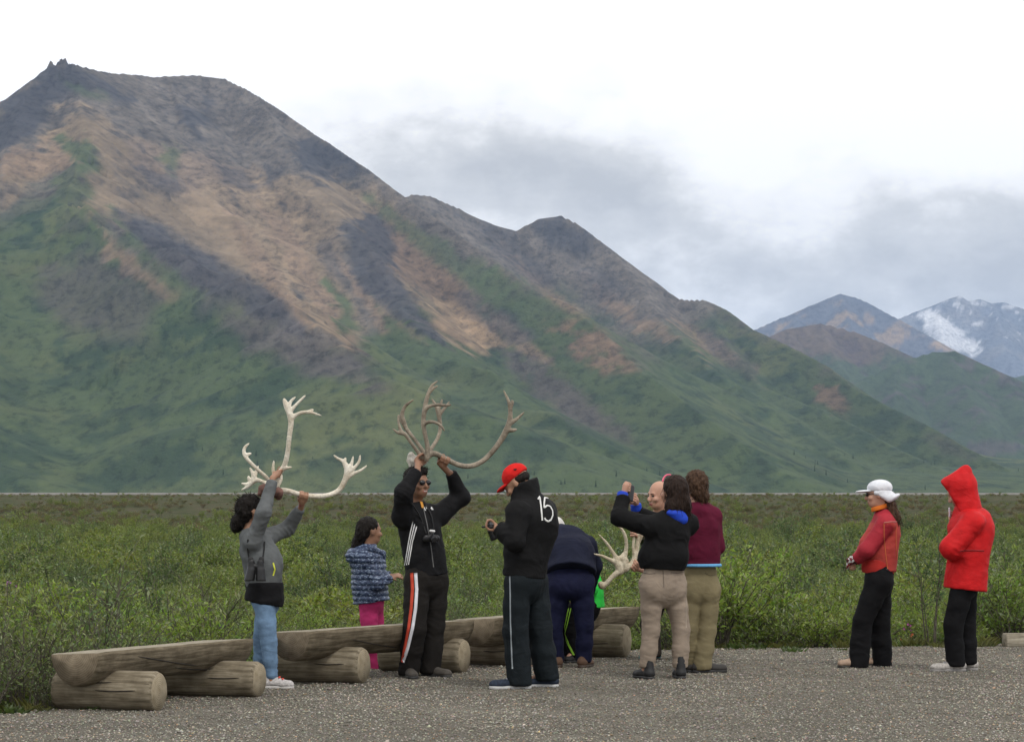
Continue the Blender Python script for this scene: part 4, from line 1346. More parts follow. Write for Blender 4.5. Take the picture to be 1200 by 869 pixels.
# ------------------------------------------------------------------ figure
class Fig:
    """one person: joints in world metres (read off the photo at the distance of the feet), then body and clothes over them"""

    def __init__(self, foot_py, label, mats, stature=1.7, name='person', foot_px=600, dY=0.0):
        self.Y = CAM_Z * FOC / (foot_py - HOR) + dY
        self.s = stature / 1.72
        self.skin = mats
        self.root = empty(name, ((foot_px - 600) / FOC * self.Y, self.Y, 0.02), label, 'person')
        self.j = {}
        self.bvh = {}

    def P(self, px, py, dy=0.0):
        return at(px, py, self.Y + dy)

    def joints(self, **kw):
        for k, v in kw.items():
            self.j[k] = self.P(*v)

    def head_frame(self, c, f, u=(0, 0, 1)):
        f = unit(f)
        u = np.asarray(u, float); u = unit(u - f * (u @ f))
        self.hc, self.hf, self.hu, self.hr = self.P(*c), f, u, np.cross(f, u)

    def H(self, x, y, z):
        """head-local: x to the person's right, y forward, z up, metres of a 1.72 m adult"""
        s = self.hs
        return self.hc + s * (x * self.hr + y * self.hf + z * self.hu)

    hs = 1.0

    @property
    def HB(self):
        return np.stack([self.hr, self.hf, self.hu])

    def add(self, name, V, F, mat, parent=None, **kw):
        o = add_part(name, V, F, mat, parent or self.root, **kw)
        return o

    def solid(self, name, S, mat, parent=None, wr=0.0, sc=(6, 6, 9), seed=0.0, rel=1, fine=0.3, bvh=False, mats=None, pick=None, disp=None, folds=(), **kw):
        V, F = S.mesh()
        if rel:
            V = relax(V, F, rel)
        if disp is not None:
            V = disp(V, F)
        if wr:
            V = wrinkle(V, F, wr, sc, seed, fine)
        if folds:
            V = crease(V, F, folds, seed)
        mi = None
        if pick is not None:
            mi = pick(V[F].mean(1))
        if bvh:
            self.bvh[name] = BVHTree.FromPolygons([tuple(p) for p in V], [tuple(f) for f in F.tolist()])
        return self.add(name, V, F, mat, parent, mats=mats, mat_idx=mi, **kw)

    def hit(self, name, px, py):
        d = at(px, py, 10.0) - np.array((0, 0, CAM_Z))
        loc, nrm, i, dist = self.bvh[name].ray_cast(Vector((0, 0, CAM_Z)), Vector(unit(d)))
        return (None, None) if loc is None else (np.array(loc), np.array(nrm))

    def strip(self, on, name, pxpts, width, mat, parent, lift=0.003, n=28, close=False):
        """a flat band laid on a garment along points seen in the photo"""
        Q = np.asarray(pxpts, float)
        L = np.concatenate([[0], np.cumsum(np.linalg.norm(np.diff(Q, axis=0), axis=1))])
        t = np.linspace(0, L[-1], n)
        Q = np.stack([np.interp(t, L, Q[:, 0]), np.interp(t, L, Q[:, 1])], 1)
        pts, ns = [], []
        for x, y in Q:
            p, nn = self.hit(on, x, y)
            if p is None or (pts and np.linalg.norm(p - pts[-1]) > 0.12):
                continue
            pts.append(p); ns.append(nn)
        if len(pts) < 2:
            print('strip missed', name, on); return None
        pts, ns = np.array(pts), np.array(ns)
        T = np.gradient(pts, axis=0); T /= np.linalg.norm(T, axis=1)[:, None] + 1e-9
        S = np.cross(T, ns); S /= np.linalg.norm(S, axis=1)[:, None] + 1e-9
        a, b = pts + S * width / 2, pts - S * width / 2
        # four-sided band with a little thickness
        ring = np.stack([a + ns * 0.0005, a + ns * lift, b + ns * lift, b + ns * 0.0005], 1)
        k = len(pts)
        V = ring.reshape(-1, 3)
        i = np.arange(k - 1)[:, None] * 4
        F = np.concatenate([np.stack([i[:, 0] + j, i[:, 0] + (j + 1) % 4, i[:, 0] + 4 + (j + 1) % 4, i[:, 0] + 4 + j], 1) for j in range(4)])
        F = np.concatenate([F, [[0, 1, 2, 3], [4 * k - 1, 4 * k - 2, 4 * k - 3, 4 * k - 4]]])
        return self.add(name, V, F, mat, parent, smooth_shade=False)

    # ---- parts of the body
    def head(self, S, face=True, smile=0.0):
        H, B, s = self.H, self.HB, self.hs
        S.ell(H(0, -.014, .034), np.array((.076, .096, .088)) * s, B, .02)
        S.ell(H(0, .022, -.03), np.array((.062, .070, .086)) * s, B, .03)
        S.ell(H(0, .040, -.082), np.array((.042, .042, .030)) * s, B, .03)
        if face:
            S.cap(H(-.034, .080, .022), H(.034, .080, .022), .011 * s, None, .012)
            S.cap(H(0, .090, .008), H(0, .110, -.028), .008 * s, .013 * s, .012)
            S.ell(H(0, .104, -.034), np.array((.017, .012, .010)) * s, B, .006)
            for q in (-1, 1):
                S.ell(H(.031 * q, .098, .004), np.array((.017, .016, .010)) * s, B, .008, sub=True)
                S.ell(H(.042 * q, .068, -.028), np.array((.024, .024, .022)) * s, B, .015)
            S.cap(H(-.018, .087, -.061), H(.018, .087, -.061), .0085 * s, None, .006)
            S.cap(H(-.016, .085, -.073), H(.016, .085, -.073), .009 * s, None, .006)
        for q in (-1, 1):
            S.ell(H(.077 * q, -.008, -.008), np.array((.010, .020, .032)) * s, B, .008)
        S.cap(H(0, -.02, -.06), self.j['neck'], .050 * s, .058 * s, .03)

    def face_pick(self, C):
        """0 skin, 1 lips"""
        d = C - self.hc
        x, y, z = d @ self.hr / self.hs, d @ self.hf / self.hs, d @ self.hu / self.hs
        return np.where((np.abs(x) < .024) & (y > .078) & (z < -.055) & (z > -.079), 1, 0)

    def eyes(self, parent):
        for q in (-1, 1):
            S = Solid(0.003)
            S.ell(self.H(.031 * q, .083, .004), np.array((.013, .010, .0065)) * self.hs, self.HB, 0)
            self.solid('eye', S, BLACK_PLASTIC, parent, rel=0)

    def grip(self, S, wrist, c, axis, rad, side=1, k=.006):
        """hand closed round a bar through c along axis"""
        c, axis, wrist = np.asarray(c, float), unit(axis), np.asarray(wrist, float)
        w = wrist - c
        w = unit(w - axis * (w @ axis))          # from the bar towards the wrist
        v = np.cross(axis, w) * side             # the side the palm lies on
        s = self.s
        pc = c + w * (rad + .030) * 1.0 + v * (rad + .004) * 0.6
        S.cap(wrist, pc, .024 * s, .027 * s, .015)
        S.cap(pc - axis * .022 * s, pc + axis * .022 * s, .017 * s, None, .012, thin=v, f=.75)
        R = rad + .0085 * s
        for i, (o, l) in enumerate(((-.033, .92), (-.011, 1.0), (.011, .97), (.031, .82))):
            angs = np.array((35, 85, 140, 195 + 20 * l)) * math.pi / 180
            pts = [c + axis * o * s + (w * math.cos(a) + v * math.sin(a)) * R * (1.25 if n == 0 else 1.0) for n, a in enumerate(angs)]
            S.cap(pc + axis * o * s * 0.85, pts[0], .0115 * s, .0105 * s, .006)
            S.chain(pts, [.0105 * s, .010 * s, .0092 * s, .0082 * s], .003)
        tp = [pc - axis * .030 * s, c - axis * .040 * s + (w * .8 - v * .55) * R, c - axis * .034 * s + (-w * .25 - v * 1.0) * R, c - axis * .022 * s + (-w * .9 - v * .6) * R]
        S.chain(tp, [.014 * s, .0115 * s, .0105 * s, .009 * s], .005)

    def hand(self, S, wrist, d, n, curl=0.5, side=1):
        """relaxed hand: d along the fingers, n = palm normal"""
        d = unit(d); n = unit(np.asarray(n) - d * (np.asarray(n) @ d)); a = np.cross(d, n) * side
        s = self.s
        wrist = np.asarray(wrist, float)
        pc = wrist + d * .05 * s
        S.cap(wrist, pc + d * .03 * s, .024 * s, .030 * s, .012, thin=n, f=.62)
        for o, l in ((-.030, .062), (-.010, .074), (.010, .070), (.029, .054)):
            p0 = pc + d * .042 * s + a * o * s
            p1 = p0 + (d * math.cos(curl * .7) + n * math.sin(curl * .7)) * l * .5 * s
            p2 = p1 + (d * math.cos(curl * 1.7) + n * math.sin(curl * 1.7)) * l * .35 * s
            p3 = p2 + (d * math.cos(curl * 2.5) + n * math.sin(curl * 2.5)) * l * .28 * s
            S.chain([p0, p1, p2, p3], [.0100 * s, .0095 * s, .0088 * s, .0078 * s], .003)
        q0 = wrist + d * .022 * s - a * .024 * s
        q1 = q0 + (d * .6 - a * .7 + n * .25) * .032 * s
        q2 = q1 + (d * .85 - a * .2 + n * .45) * .030 * s
        S.chain([q0, q1, q2], [.013 * s, .0108 * s, .0092 * s], .006)

    def trunk_axes(self):
        j = self.j
        side = unit(j['shR'] - j['shL'])
        up = unit(j['neck'] - j['pelvis'])
        front = unit(np.cross(up, side))
        return side, up, front

    def body(self, vox=.0092, face=True, hands=(), eyes=False, mats=None):
        """the whole figure as one skin, under the clothes"""
        j, s = self.j, self.s
        side, up, fr = self.trunk_axes()
        S = Solid(vox)
        S.cap(j['pelvis'], j['chest'], .095 * s, .120 * s, .03, thin=fr, f=.55)
        S.cap(j['chest'], j['neck'], .10 * s, .05 * s, .03, thin=fr, f=.62)
        for q in 'LR':
            S.cap(j['neck'], j['sh' + q], .045 * s, .045 * s, .03)
            S.chain([j['sh' + q], j['el' + q], j['wr' + q]], [.046 * s, .036 * s, .023 * s], .015)
            S.chain([j['hip' + q], j['kn' + q], j['an' + q]], [.078 * s, .052 * s, .036 * s], .02)
            S.cap(j['an' + q], j['an' + q] + self.toe[q] * .12 * s + np.array((0, 0, -.045)), .034 * s, .026 * s, .02)
        self.head(S, face)
        for h in hands:
            h(S)
        return self.solid('body', S, None, rel=1, mats=[self.skin, LIPS], pick=self.face_pick)

    def shoes(self, mat, sole, l=.27, h=.075, name='shoe', vox=.0065, mats=None, lace=None):
        s = self.s
        out = []
        for q in 'LR':
            a, t = self.j['an' + q], unit(self.toe[q] * np.array((1, 1, 0)))
            g = 0.022
            heel = np.array((a[0], a[1], g)) - t * .045 * s
            toe = heel + t * (l - .06) * s
            lat = np.array((-t[1], t[0], 0))
            S = Solid(vox)
            S.cap(heel + (0, 0, .042), toe + (0, 0, .034), .043 * s, .040 * s, .02, thin=(0, 0, 1), f=.85)
            S.cap(heel + (0, 0, .050), heel + t * .02 + (0, 0, h + .03), .040 * s, .040 * s, .02)
            S.cap(heel + t * .06 * s + (0, 0, .07), heel + t * .13 * s + (0, 0, .045), .034 * s, .030 * s, .02)
            S.cap(heel + t * (l - .11) * s + (0, 0, .03), toe + (0, 0, .026), .046 * s, .040 * s, .02, thin=(0, 0, 1), f=.7)
            S.cut(heel + (0, 0, .020), (0, 0, -1), .5)
            S.cut(heel + (0, 0, h + .032), (0, 0, 1), .2)
            o = self.solid(name, S, mat, rel=1)
            T = Solid(.009)
            T.cap(heel + (0, 0, .014), heel + t * .1 * s + (0, 0, .014), .044 * s, .040 * s, .01, thin=(0, 0, 1), f=.9)
            T.cap(heel + t * .1 * s + (0, 0, .014), toe + (0, 0, .014), .042 * s, .045 * s, .01, thin=(0, 0, 1), f=.9)
            T.cut(heel + (0, 0, .024), (0, 0, 1), .5)
            T.cut(heel + (0, 0, -.006), (0, 0, -1), .5)
            self.solid('sole', T, sole, o, rel=0)
            if lace is not None:
                K = Solid(.005)
                for i in range(3):
                    p = heel + t * (.085 + .028 * i) * s + np.array((0, 0, .098 - .012 * i))
                    K.cap(p - lat * .022, p + lat * .022, .007, None, 0)
                self.solid('laces', K, lace, o, rel=0)
            out.append(o)
        return out

    def trousers(self, mat, r=(.105, .078, .062), hem=.045, waist_up=.04, seat=.10, wr=.006, seed=1.0, name='trousers', vox=.0105, flare=1.0, back=0.0, fold=.0075, **kw):
        j, s = self.j, self.s
        side, up, fr = self.trunk_axes()
        mid = (j['hipL'] + j['hipR']) / 2
        S = Solid(vox)
        lat = unit(j['hipR'] - j['hipL'])
        f2 = np.cross(np.array((0, 0, 1.)), lat)
        half = np.linalg.norm(j['hipR'] - j['hipL']) / 2
        wdir = unit(j['pelvis'] - mid + (j['chest'] - j['pelvis']) * .5)
        folds = []
        for n_, q in enumerate('LR'):
            S.on(n_)
            h, k, a = j['hip' + q], j['kn' + q], j['an' + q]
            S.cap(mid + wdir * .03, mid + wdir * (waist_up + .08) * s, (half + seat * s) * .97, (half + seat * s) * .86, .04, thin=fr, f=.68)
            S.cap(h + np.array((0, 0, .02)), mid * .35 + h * .65 + np.array((0, 0, .06)), seat * s, seat * s, .04)
            if back:
                S.ell(h * .85 + mid * .15 - f2 * back * s + np.array((0, 0, -.035)), np.array((.085, .085, .095)) * s, None, .05)
            S.chain([h, k * .5 + h * .5, k], [r[0] * s, (r[0] * .55 + r[1] * .45) * s, r[1] * s], .02)
            S.chain([k, a * .5 + k * .5, a + np.array((0, 0, hem - .06))], [r[1] * s, (r[1] * .5 + r[2] * .5) * s, r[2] * s * flare], .02)
            S.cut(np.array((a[0], a[1], a[2] + hem - .09)), (0, 0, -1), .16)
            folds += [(k, unit(a - h), fold, .043, .11), (a + np.array((0, 0, hem)), unit(a - k), fold * 1.1, .036, .10), (h - np.array((0, 0, .06)), unit((a - h) + lat * .25), fold * .6, .045, .09)]
        kw.setdefault('folds', folds)
        return self.solid(name, S, mat, wr=wr, seed=seed, bvh=True, **kw)

    def top(self, mat, r=(.20, .19, .195), f=.70, hem=-.10, sleeve=(.078, .064, .046), sh=.075, wr=.007, seed=2.0, name='jacket', vox=.0095, collar=.062, collar_h=.03,
            cuffs=0.0, belly=None, sc=(7, 7, 8), hood=None, hem_n=None, extra=None, arms='LR', fold=.0095, **kw):
        """jacket or jumper: r = chest, waist, hem half widths; hem = metres below the pelvis joint"""
        j, s = self.j, self.s
        side, up, fr = self.trunk_axes()
        S = Solid(vox)
        hemp = j['pelvis'] + unit(j['pelvis'] - j['waist']) * (-hem) * s
        S.on(0)
        S.cap(j['chest'], j['waist'], r[0] * s, r[1] * s, .04, thin=fr, f=f)
        S.cap(j['waist'], hemp + unit(j['pelvis'] - j['waist']) * .08, r[1] * s, r[2] * s, .04, thin=fr, f=f)
        S.cap(j['chest'] * .6 + j['neck'] * .4, j['neck'] - up * .03, r[0] * .72 * s, .085 * s, .05, thin=fr, f=f)
        S.cap(j['shL'], j['shR'], sh * s, None, .05)
        for q in arms:
            S.cap(j['neck'] - up * .03 * s, j['sh' + q], .07 * s, sh * s * .95, .05)
        if collar:
            S.cap(j['neck'] - up * .03, j['neck'] + up * collar_h, (collar + .012) * s, collar * s, .02)
            S.cut(j['neck'] + up * (collar_h + .012), up, .12)
        if extra:
            extra(S)
        S.cut(hemp, unit(j['waist'] - j['pelvis']) * -1 if hem_n is None else hem_n, .30)
        folds = [(j['waist'] * .4 + hemp * .6, unit(up + side * .3), fold * .8, .05, .13), (j['waist'] + fr * .05, unit(up - side * .4), fold * .7, .055, .12)]
        for n_, q in enumerate(arms):
            S.on(n_ + 1)
            mid_ = j['neck'] * .45 + j['sh' + q] * .55 - up * .02 * s
            S.chain([mid_, j['sh' + q], j['el' + q], j['wr' + q]], [sh * s * .85, sleeve[0] * s, sleeve[1] * s, sleeve[2] * s], .03)
            d = unit(j['wr' + q] - j['el' + q])
            S.cut(j['wr' + q] - d * cuffs, d, .085)
            folds += [(j['el' + q], unit(j['wr' + q] - j['sh' + q]), fold, .040, .10), (j['sh' + q] * .6 + j['el' + q] * .4, unit(j['el' + q] - j['sh' + q] + side * .1), fold * .5, .05, .08)]
        kw.setdefault('folds', folds)
        return self.solid(name, S, mat, wr=wr, seed=seed, sc=sc, bvh=True, **kw)

    def hair(self, S, mat, amp=.006, sc=45, seed=0.0, name='hair', tufts=0, tl=.05, tw=.004, dirn=None, rel=1, nw=.8):
        V, F = S.mesh()
        V = relax(V, F, rel)
        N = vnormals(V, F)
        q = V * np.array((sc, sc, sc * .55)) + seed
        V = V + N * (amp * (noise3(q) * 1.6 + noise3(q * 2.3) * .8))[:, None]
        Fs = [F]
        if tufts:
            r = np.random.default_rng(int(seed * 10) + 5)
            i = r.integers(0, len(V), tufts)
            d = N[i] * nw + r.normal(0, .55 * min(1, nw + .2), (tufts, 3)) + (np.zeros(3) if dirn is None else np.asarray(dirn))
            d /= np.linalg.norm(d, axis=1)[:, None]
            sd = np.cross(d, r.normal(0, 1, (tufts, 3))); sd /= np.linalg.norm(sd, axis=1)[:, None]
            L = tl * r.uniform(.4, 1.2, tufts)[:, None]
            b = V[i] - N[i] * .004
            bend = r.normal(0, .3 * min(1, nw + .2), (tufts, 3)) * L
            T = np.stack([b - sd * tw, b + sd * tw, b + d * L * .6 + sd * tw * .7 + bend * .4, b + d * L + bend], 1).reshape(-1, 3)
            o = len(V)
            V = np.concatenate([V, T])
            Fs = [F, o + np.arange(tufts)[:, None] * 4 + np.arange(4)[None]]
        return self.add(name, V, Fs, mat)

# ------------------------------------------------------------------ antlers (held up by the visitors)
def antler_material(name, lo, hi, tip):
    m = Mat(name, 0.55, 0.35)
    n = m.noise(9, 6, 0.65, m.coord('Object', (1, 1, 1)), 0.8)
    n2 = m.noise(60, 4, 0.6)
    c = m.ramp(n, [(0.3, lo), (0.62, hi), (0.8, tip)])
    m.color(m.mix(0.6, c, m.ramp(n2, [(0.3, (0.6, 0.58, 0.55)), (0.65, (1.15, 1.15, 1.15))]), 'MULTIPLY'))
    m.bump(m.math('ADD', n2, n), 0.9, 0.008)
    return m.m


def antler_rack(label, Y, branches, mat, loc_px, thick=1.0, vox=.0055):
    """branches: lists of (px, py, dy, radius); plates: extra solids"""
    S = Solid(vox)
    for br in branches:
        P = np.array([at(b[0], b[1], Y + b[2]) for b in br])
        R = np.array([b[3] for b in br])
        # smooth the traced line
        t = np.arange(len(P)); tt = np.linspace(0, len(P) - 1, (len(P) - 1) * 4 + 1)
        Pm = np.array([catmull(P, x) for x in tt])
        S.chain(Pm, list(np.interp(tt, t, R) * thick), .012)
    root = empty('antler_rack', at(loc_px[0], loc_px[1], Y), label, 'antlers')
    V, F = S.mesh()
    V = relax(V, F, 1)
    add_part('antler', V, F, mat, root)
    return root


def catmull(P, x):
    i = int(min(math.floor(x), len(P) - 2)); t = x - i
    p1, p2 = P[i], P[i + 1]
    p0 = P[i - 1] if i > 0 else 2 * p1 - p2
    p3 = P[i + 2] if i + 2 < len(P) else 2 * p2 - p1
    return 0.5 * (2 * p1 + (p2 - p0) * t + (2 * p0 - 5 * p1 + 4 * p2 - p3) * t * t + (3 * p1 - p0 - 3 * p2 + p3) * t ** 3)


ANT_CREAM = antler_material('antler_cream', (0.42, 0.35, 0.25), (0.74, 0.70, 0.60), (0.80, 0.77, 0.69))
ANT_GREY = antler_material('antler_grey_brown', (0.105, 0.082, 0.058), (0.30, 0.255, 0.195), (0.46, 0.42, 0.35))
ANT_PALM = antler_material('antler_ivory', (0.40, 0.33, 0.22), (0.62, 0.56, 0.43), (0.70, 0.65, 0.55))

YA = CAM_Z * FOC / (808 - HOR)
rackA = antler_rack('cream antler rack with skull plate lifted by the woman in grey', YA, [
    [(322, 571, .0, .022), (326, 556, -.02, .021), (333, 546, -.05, .019), (337, 530, -.08, .018), (339, 512, -.1, .018), (341, 496, -.1, .020), (340, 486, -.1, .023), (336, 476, -.1, .021), (333, 468, -.1, .012)],
    [(338, 477, -.1, .015), (341, 470, -.1, .009), (346, 465, -.1, .005)],
    [(340, 482, -.1, .016), (346, 475, -.1, .010), (353, 468, -.1, .008), (358, 463, -.1, .004)],
    [(341, 490, -.1, .018), (347, 486, -.1, .013), (355, 483, -.12, .012), (364, 483, -.14, .010), (377, 487, -.15, .004)],
    [(361, 483, -.13, .009), (364, 481, -.13, .006), (367, 480, -.13, .004)],
    [(331, 549, -.04, .013), (336, 548, -.06, .009), (342, 547, -.07, .004)],
    [(321, 556, .0, .013), (320, 548, .0, .009), (321, 539, .0, .004)],
    [(326, 574, .04, .022), (338, 575, .05, .019), (352, 579, .06, .017), (368, 581, .08, .018), (384, 580, .10, .018), (397, 574, .12, .019), (404, 563, .12, .021), (407, 552, .12, .023), (405, 543, .12, .016)],
    [(406, 547, .12, .018), (402, 540, .12, .011), (396, 537, .12, .008), (391, 533, .12, .004)],
    [(408, 550, .12, .019), (412, 543, .12, .011), (414, 534, .12, .004)],
    [(408, 554, .12, .018), (416, 547, .12, .011), (421, 540, .12, .008), (422, 533, .12, .004)],
    [(406, 560, .12, .016), (416, 554, .12, .011), (424, 550, .12, .008), (430, 545, .12, .004)],
    [(404, 540, .12, .009), (405, 536, .12, .004)],
    [(320, 570, -.02, .020), (312, 559, -.06, .014), (301, 549, -.1, .013), (291, 539, -.12, .013), (286, 531, -.12, .012), (287, 524, -.12, .009), (292, 519, -.12, .004)],
    [(288, 533, -.12, .010), (291, 532, -.12, .007), (294, 531, -.12, .004)],
    [(318, 569, .05, .016), (308, 564, .08, .012), (300, 562, .1, .015), (296, 564, .1, .018), (290, 570, .1, .012), (283, 574, .1, .004)],
    [(297, 563, .1, .018), (297, 556, .1, .014), (295, 552, .1, .007), (293, 548, .1, .004)],
    [(298, 560, .1, .015), (300, 553, .1, .010), (303, 545, .1, .004)],
    [(294, 566, .1, .014), (288, 567, .1, .008), (283, 566, .1, .004)],
    [(292, 562, .1, .013), (291, 558, .1, .005)],
    [(323, 572, .04, .016), (329, 563, .06, .010), (330, 555, .07, .005)],
], ANT_CREAM, (322, 575), .88)
S = Solid(.006)
pA = lambda x, y, d=0: at(x, y, YA + d)
S.ell(pA(314, 573, .02), (.062, .085, .038), None, .02)
S.ell(pA(325, 577, .02), (.045, .07, .04), None, .02)
S.cap(pA(308, 572, 0), pA(305, 578, -.02), .03, .022, .02)
S.cap(pA(325, 577, .03), pA(327, 583, .03), .028, .018, .02)
V, F = S.mesh()
SKULL = plain('skull_hide', (0.115, 0.055, 0.042), 0.8, var=.5, scale=25)
add_part('skull_plate', wrinkle(V, F, .006, (20, 20, 20), 3.0), F, SKULL, rackA)

YB = CAM_Z * FOC / (795 - HOR)
rackB = antler_rack('grey brown branching antler rack lifted by the man in sunglasses', YB, [
    [(499, 536, -.02, .024), (508, 531, .0, .021), (522, 537, .03, .019), (536, 544, .06, .019), (550, 546, .09, .019), (564, 541, .12, .019), (576, 530, .14, .020), (586, 517, .15, .021), (593, 505, .15, .024), (597, 494, .15, .020), (598, 482, .15, .016), (596, 470, .15, .012), (590, 457, .15, .005)],
    [(597, 496, .15, .018), (604, 492, .15, .013), (614, 483, .15, .006)],
    [(594, 503, .15, .018), (600, 504, .15, .013), (605, 503, .15, .007)],
    [(598, 478, .15, .012), (601, 472, .15, .006), (600, 469, .15, .004)],
    [(500, 538, -.06, .022), (501, 524, -.08, .017), (498, 508, -.1, .016), (496, 496, -.12, .016), (497, 484, -.12, .017), (499, 472, -.12, .016), (502, 461, -.12, .013), (506, 452, -.12, .009), (513, 446, -.12, .004)],
    [(497, 482, -.12, .015), (503, 476, -.14, .012), (514, 474, -.17, .011), (522, 475, -.18, .009), (529, 474, -.19, .004)],
    [(496, 497, -.12, .014), (503, 494, -.15, .011), (511, 495, -.18, .010), (517, 499, -.2, .008), (521, 505, -.2, .004)],
    [(503, 460, -.12, .010), (508, 455, -.12, .006), (513, 452, -.12, .004)],
    [(499, 534, .0, .018), (492, 523, .03, .014), (483, 511, .06, .013), (476, 502, .08, .015), (473, 494, .08, .017), (471, 486, .08, .015), (474, 477, .08, .011), (479, 472, .08, .008), (485, 468, .08, .004)],
    [(473, 496, .08, .013), (468, 491, .1, .009), (467, 486, .1, .005)],
    [(495, 536, -.03, .018), (488, 527, -.04, .013), (480, 516, -.04, .012), (474, 508, -.04, .013), (467, 507, -.04, .010), (460, 502, -.04, .004)],
    [(471, 507, -.04, .013), (468, 499, -.04, .009), (466, 489, -.04, .004)],
    [(500, 534, .05, .018), (507, 523, .1, .014), (513, 513, .14, .013), (516, 502, .16, .013), (515, 491, .16, .016), (513, 481, .16, .016), (510, 474, .16, .011), (506, 467, .16, .004)],
    [(515, 486, .16, .013), (521, 478, .18, .010), (527, 470, .2, .004)],
    [(514, 480, .16, .011), (517, 472, .16, .006), (518, 468, .16, .003)],
], ANT_GREY, (500, 535), .95)
S = Solid(.006)
pB = lambda x, y, d=0: at(x, y, YB + d)
S.ell(pB(490, 540, .06), (.075, .09, .045), None, .02)
S.cap(pB(482, 533, .05), pB(480, 540, .05), .028, .022, .02)
S.ell(pB(486, 546, .05), (.05, .05, .035), None, .02)
V, F = S.mesh()
add_part('skull_plate', wrinkle(V, F, .006, (20, 20, 20), 5.0), F, plain('skull_bone', (0.42, 0.39, 0.34), 0.7, var=.35, scale=30), rackB)

YC = 24.7
rackC = antler_rack('broad ivory palmed antler held low by the bald man', YC, [
    [(706, 685, -.05, .021), (710, 684, -.05, .017), (716, 677, -.05, .018), (724, 670, -.04, .021), (732, 666, -.02, .022), (740, 661, .0, .021), (745, 650, .02, .018), (747, 638, .03, .016), (748, 626, .04, .013), (750, 614, .05, .005)],
    [(727, 669, -.03, .031), (725, 661, -.03, .034), (722, 655, -.03, .024)],
    [(733, 666, -.02, .029), (731, 658, -.02, .032), (731, 650, -.02, .022)],
    [(724, 655, -.03, .020), (729, 654, -.03, .022), (734, 657, -.02, .020)],
    [(722, 659, -.03, .019), (714, 655, -.05, .013), (705, 651, -.07, .010), (693, 648, -.09, .003)],
    [(723, 655, -.03, .019), (717, 645, -.05, .012), (710, 635, -.07, .010), (701, 625, -.1, .003)],
    [(732, 652, -.02, .018), (734, 641, -.03, .013), (733, 629, -.05, .012), (728, 619, -.07, .009), (718, 612, -.1, .003)],
    [(744, 654, .02, .014), (742, 641, .0, .010), (743, 629, .0, .009), (741, 618, -.02, .005)],
    [(748, 636, .04, .011), (752, 628, .02, .008), (751, 620, .0, .004)],
    [(704, 684, -.05, .024), (706, 687, -.05, .024)],
], ANT_PALM, (725, 660))

# ------------------------------------------------------------------ 1: woman in grey lifting the cream rack
f = Fig(808, 'woman in grey jacket and jeans lifting a cream antler rack overhead', SK_TAN, 1.58, foot_px=318)
f.hs = .97
f.head_frame((296, 598, .02), (.92, .25, .28), (-.25, 0, 1))
f.joints(neck=(293, 625, .02), chest=(302, 648, .01), waist=(308, 676, .01), pelvis=(311, 694, .01), shR=(296, 634, -.13), shL=(312, 630, .15),
         elR=(309, 600, -.22), wrR=(319, 563, -.12), elL=(337, 619, .26), wrL=(352, 596, .16),
         hipR=(309, 704, -.085), hipL=(314, 704, .085), knR=(315, 752, -.07), knL=(306, 750, .10), anR=(318, 797, -.07), anL=(305, 795, .12))
f.toe = {'R': unit((1, -.12, 0)), 'L': unit((1, .05, 0))}
f.body(hands=[lambda S: f.grip(S, f.P(319, 560, -.12), f.P(326, 552, -.03), f.P(333, 545, -.05) - f.P(323, 565, -.01), .021, 1),
              lambda S: f.grip(S, f.P(353, 594, .15), f.P(356, 580, .065), f.P(368, 581, .08) - f.P(345, 577, .05), .018, -1)])
GREYJ = cloth('grey_marl_fleece', (0.105, 0.112, 0.115), .9, 300, .25)
jk = f.top(GREYJ, r=(.175, .165, .185), f=.80, hem=-.03, sleeve=(.075, .060, .043), sh=.068, collar=.055, seed=1.3, wr=.008,
           extra=lambda S: S.ell(f.P(316, 662, -.02), (.10, .13, .15), None, .06))
f.strip('jacket', 'pocket_zip', [(320, 659), (322, 667), (320, 674)], .012, plain('yellow_zip', (0.62, 0.66, 0.06), .6), jk)
f.strip('jacket', 'pocket_zip', [(307, 657), (308, 663)], .010, plain('yellow_zip', (0.62, 0.66, 0.06), .6), jk)
S = Solid(.0085)
S.cap(f.P(310, 676, .01), f.P(310, 700, .01), .19 * f.s, .20 * f.s, .03, thin=(1, 0, 0), f=.80)
S.cut(f.P(311, 707, .01), (-.2, 0, -1), .4)
S.cut(f.P(310, 682, .01), (0, 0, 1), .4)
f.solid('shirt', S, cloth('black_jersey', (0.008, 0.008, 0.009)), wr=.007, seed=3.1)
JEANS = cloth('blue_denim', (0.135, 0.215, 0.325), .85, 380, .4, scale=7)
f.trousers(JEANS, r=(.088, .066, .052), seat=.078, wr=.004, seed=4.2, hem=.10, sc=(5, 5, 16), fine=.8)
SNEAK = cloth('sneaker_mesh', (0.42, 0.40, 0.39), .7, var=.35, scale=60)
f.shoes(SNEAK, plain('white_rubber', (0.5, 0.48, 0.46)), l=.25, lace=plain('red_lace', (0.62, 0.06, 0.035)))
S = Solid(.007)
H = f.H
S.ell(H(0, -.02, .042), np.array((.088, .104, .092)), f.HB, .02)
S.ell(H(0, -.06, -.005), np.array((.075, .06, .075)), f.HB, .03)
S.ell(f.P(280, 610, .02), (.058, .065, .055), None, .02)
S.ell(f.P(277, 617, .02), (.042, .05, .045), None, .03)
f.hair(S, HAIR_BLACK, .009, 42, 1.5, tufts=1000, tl=.03, tw=.0019)
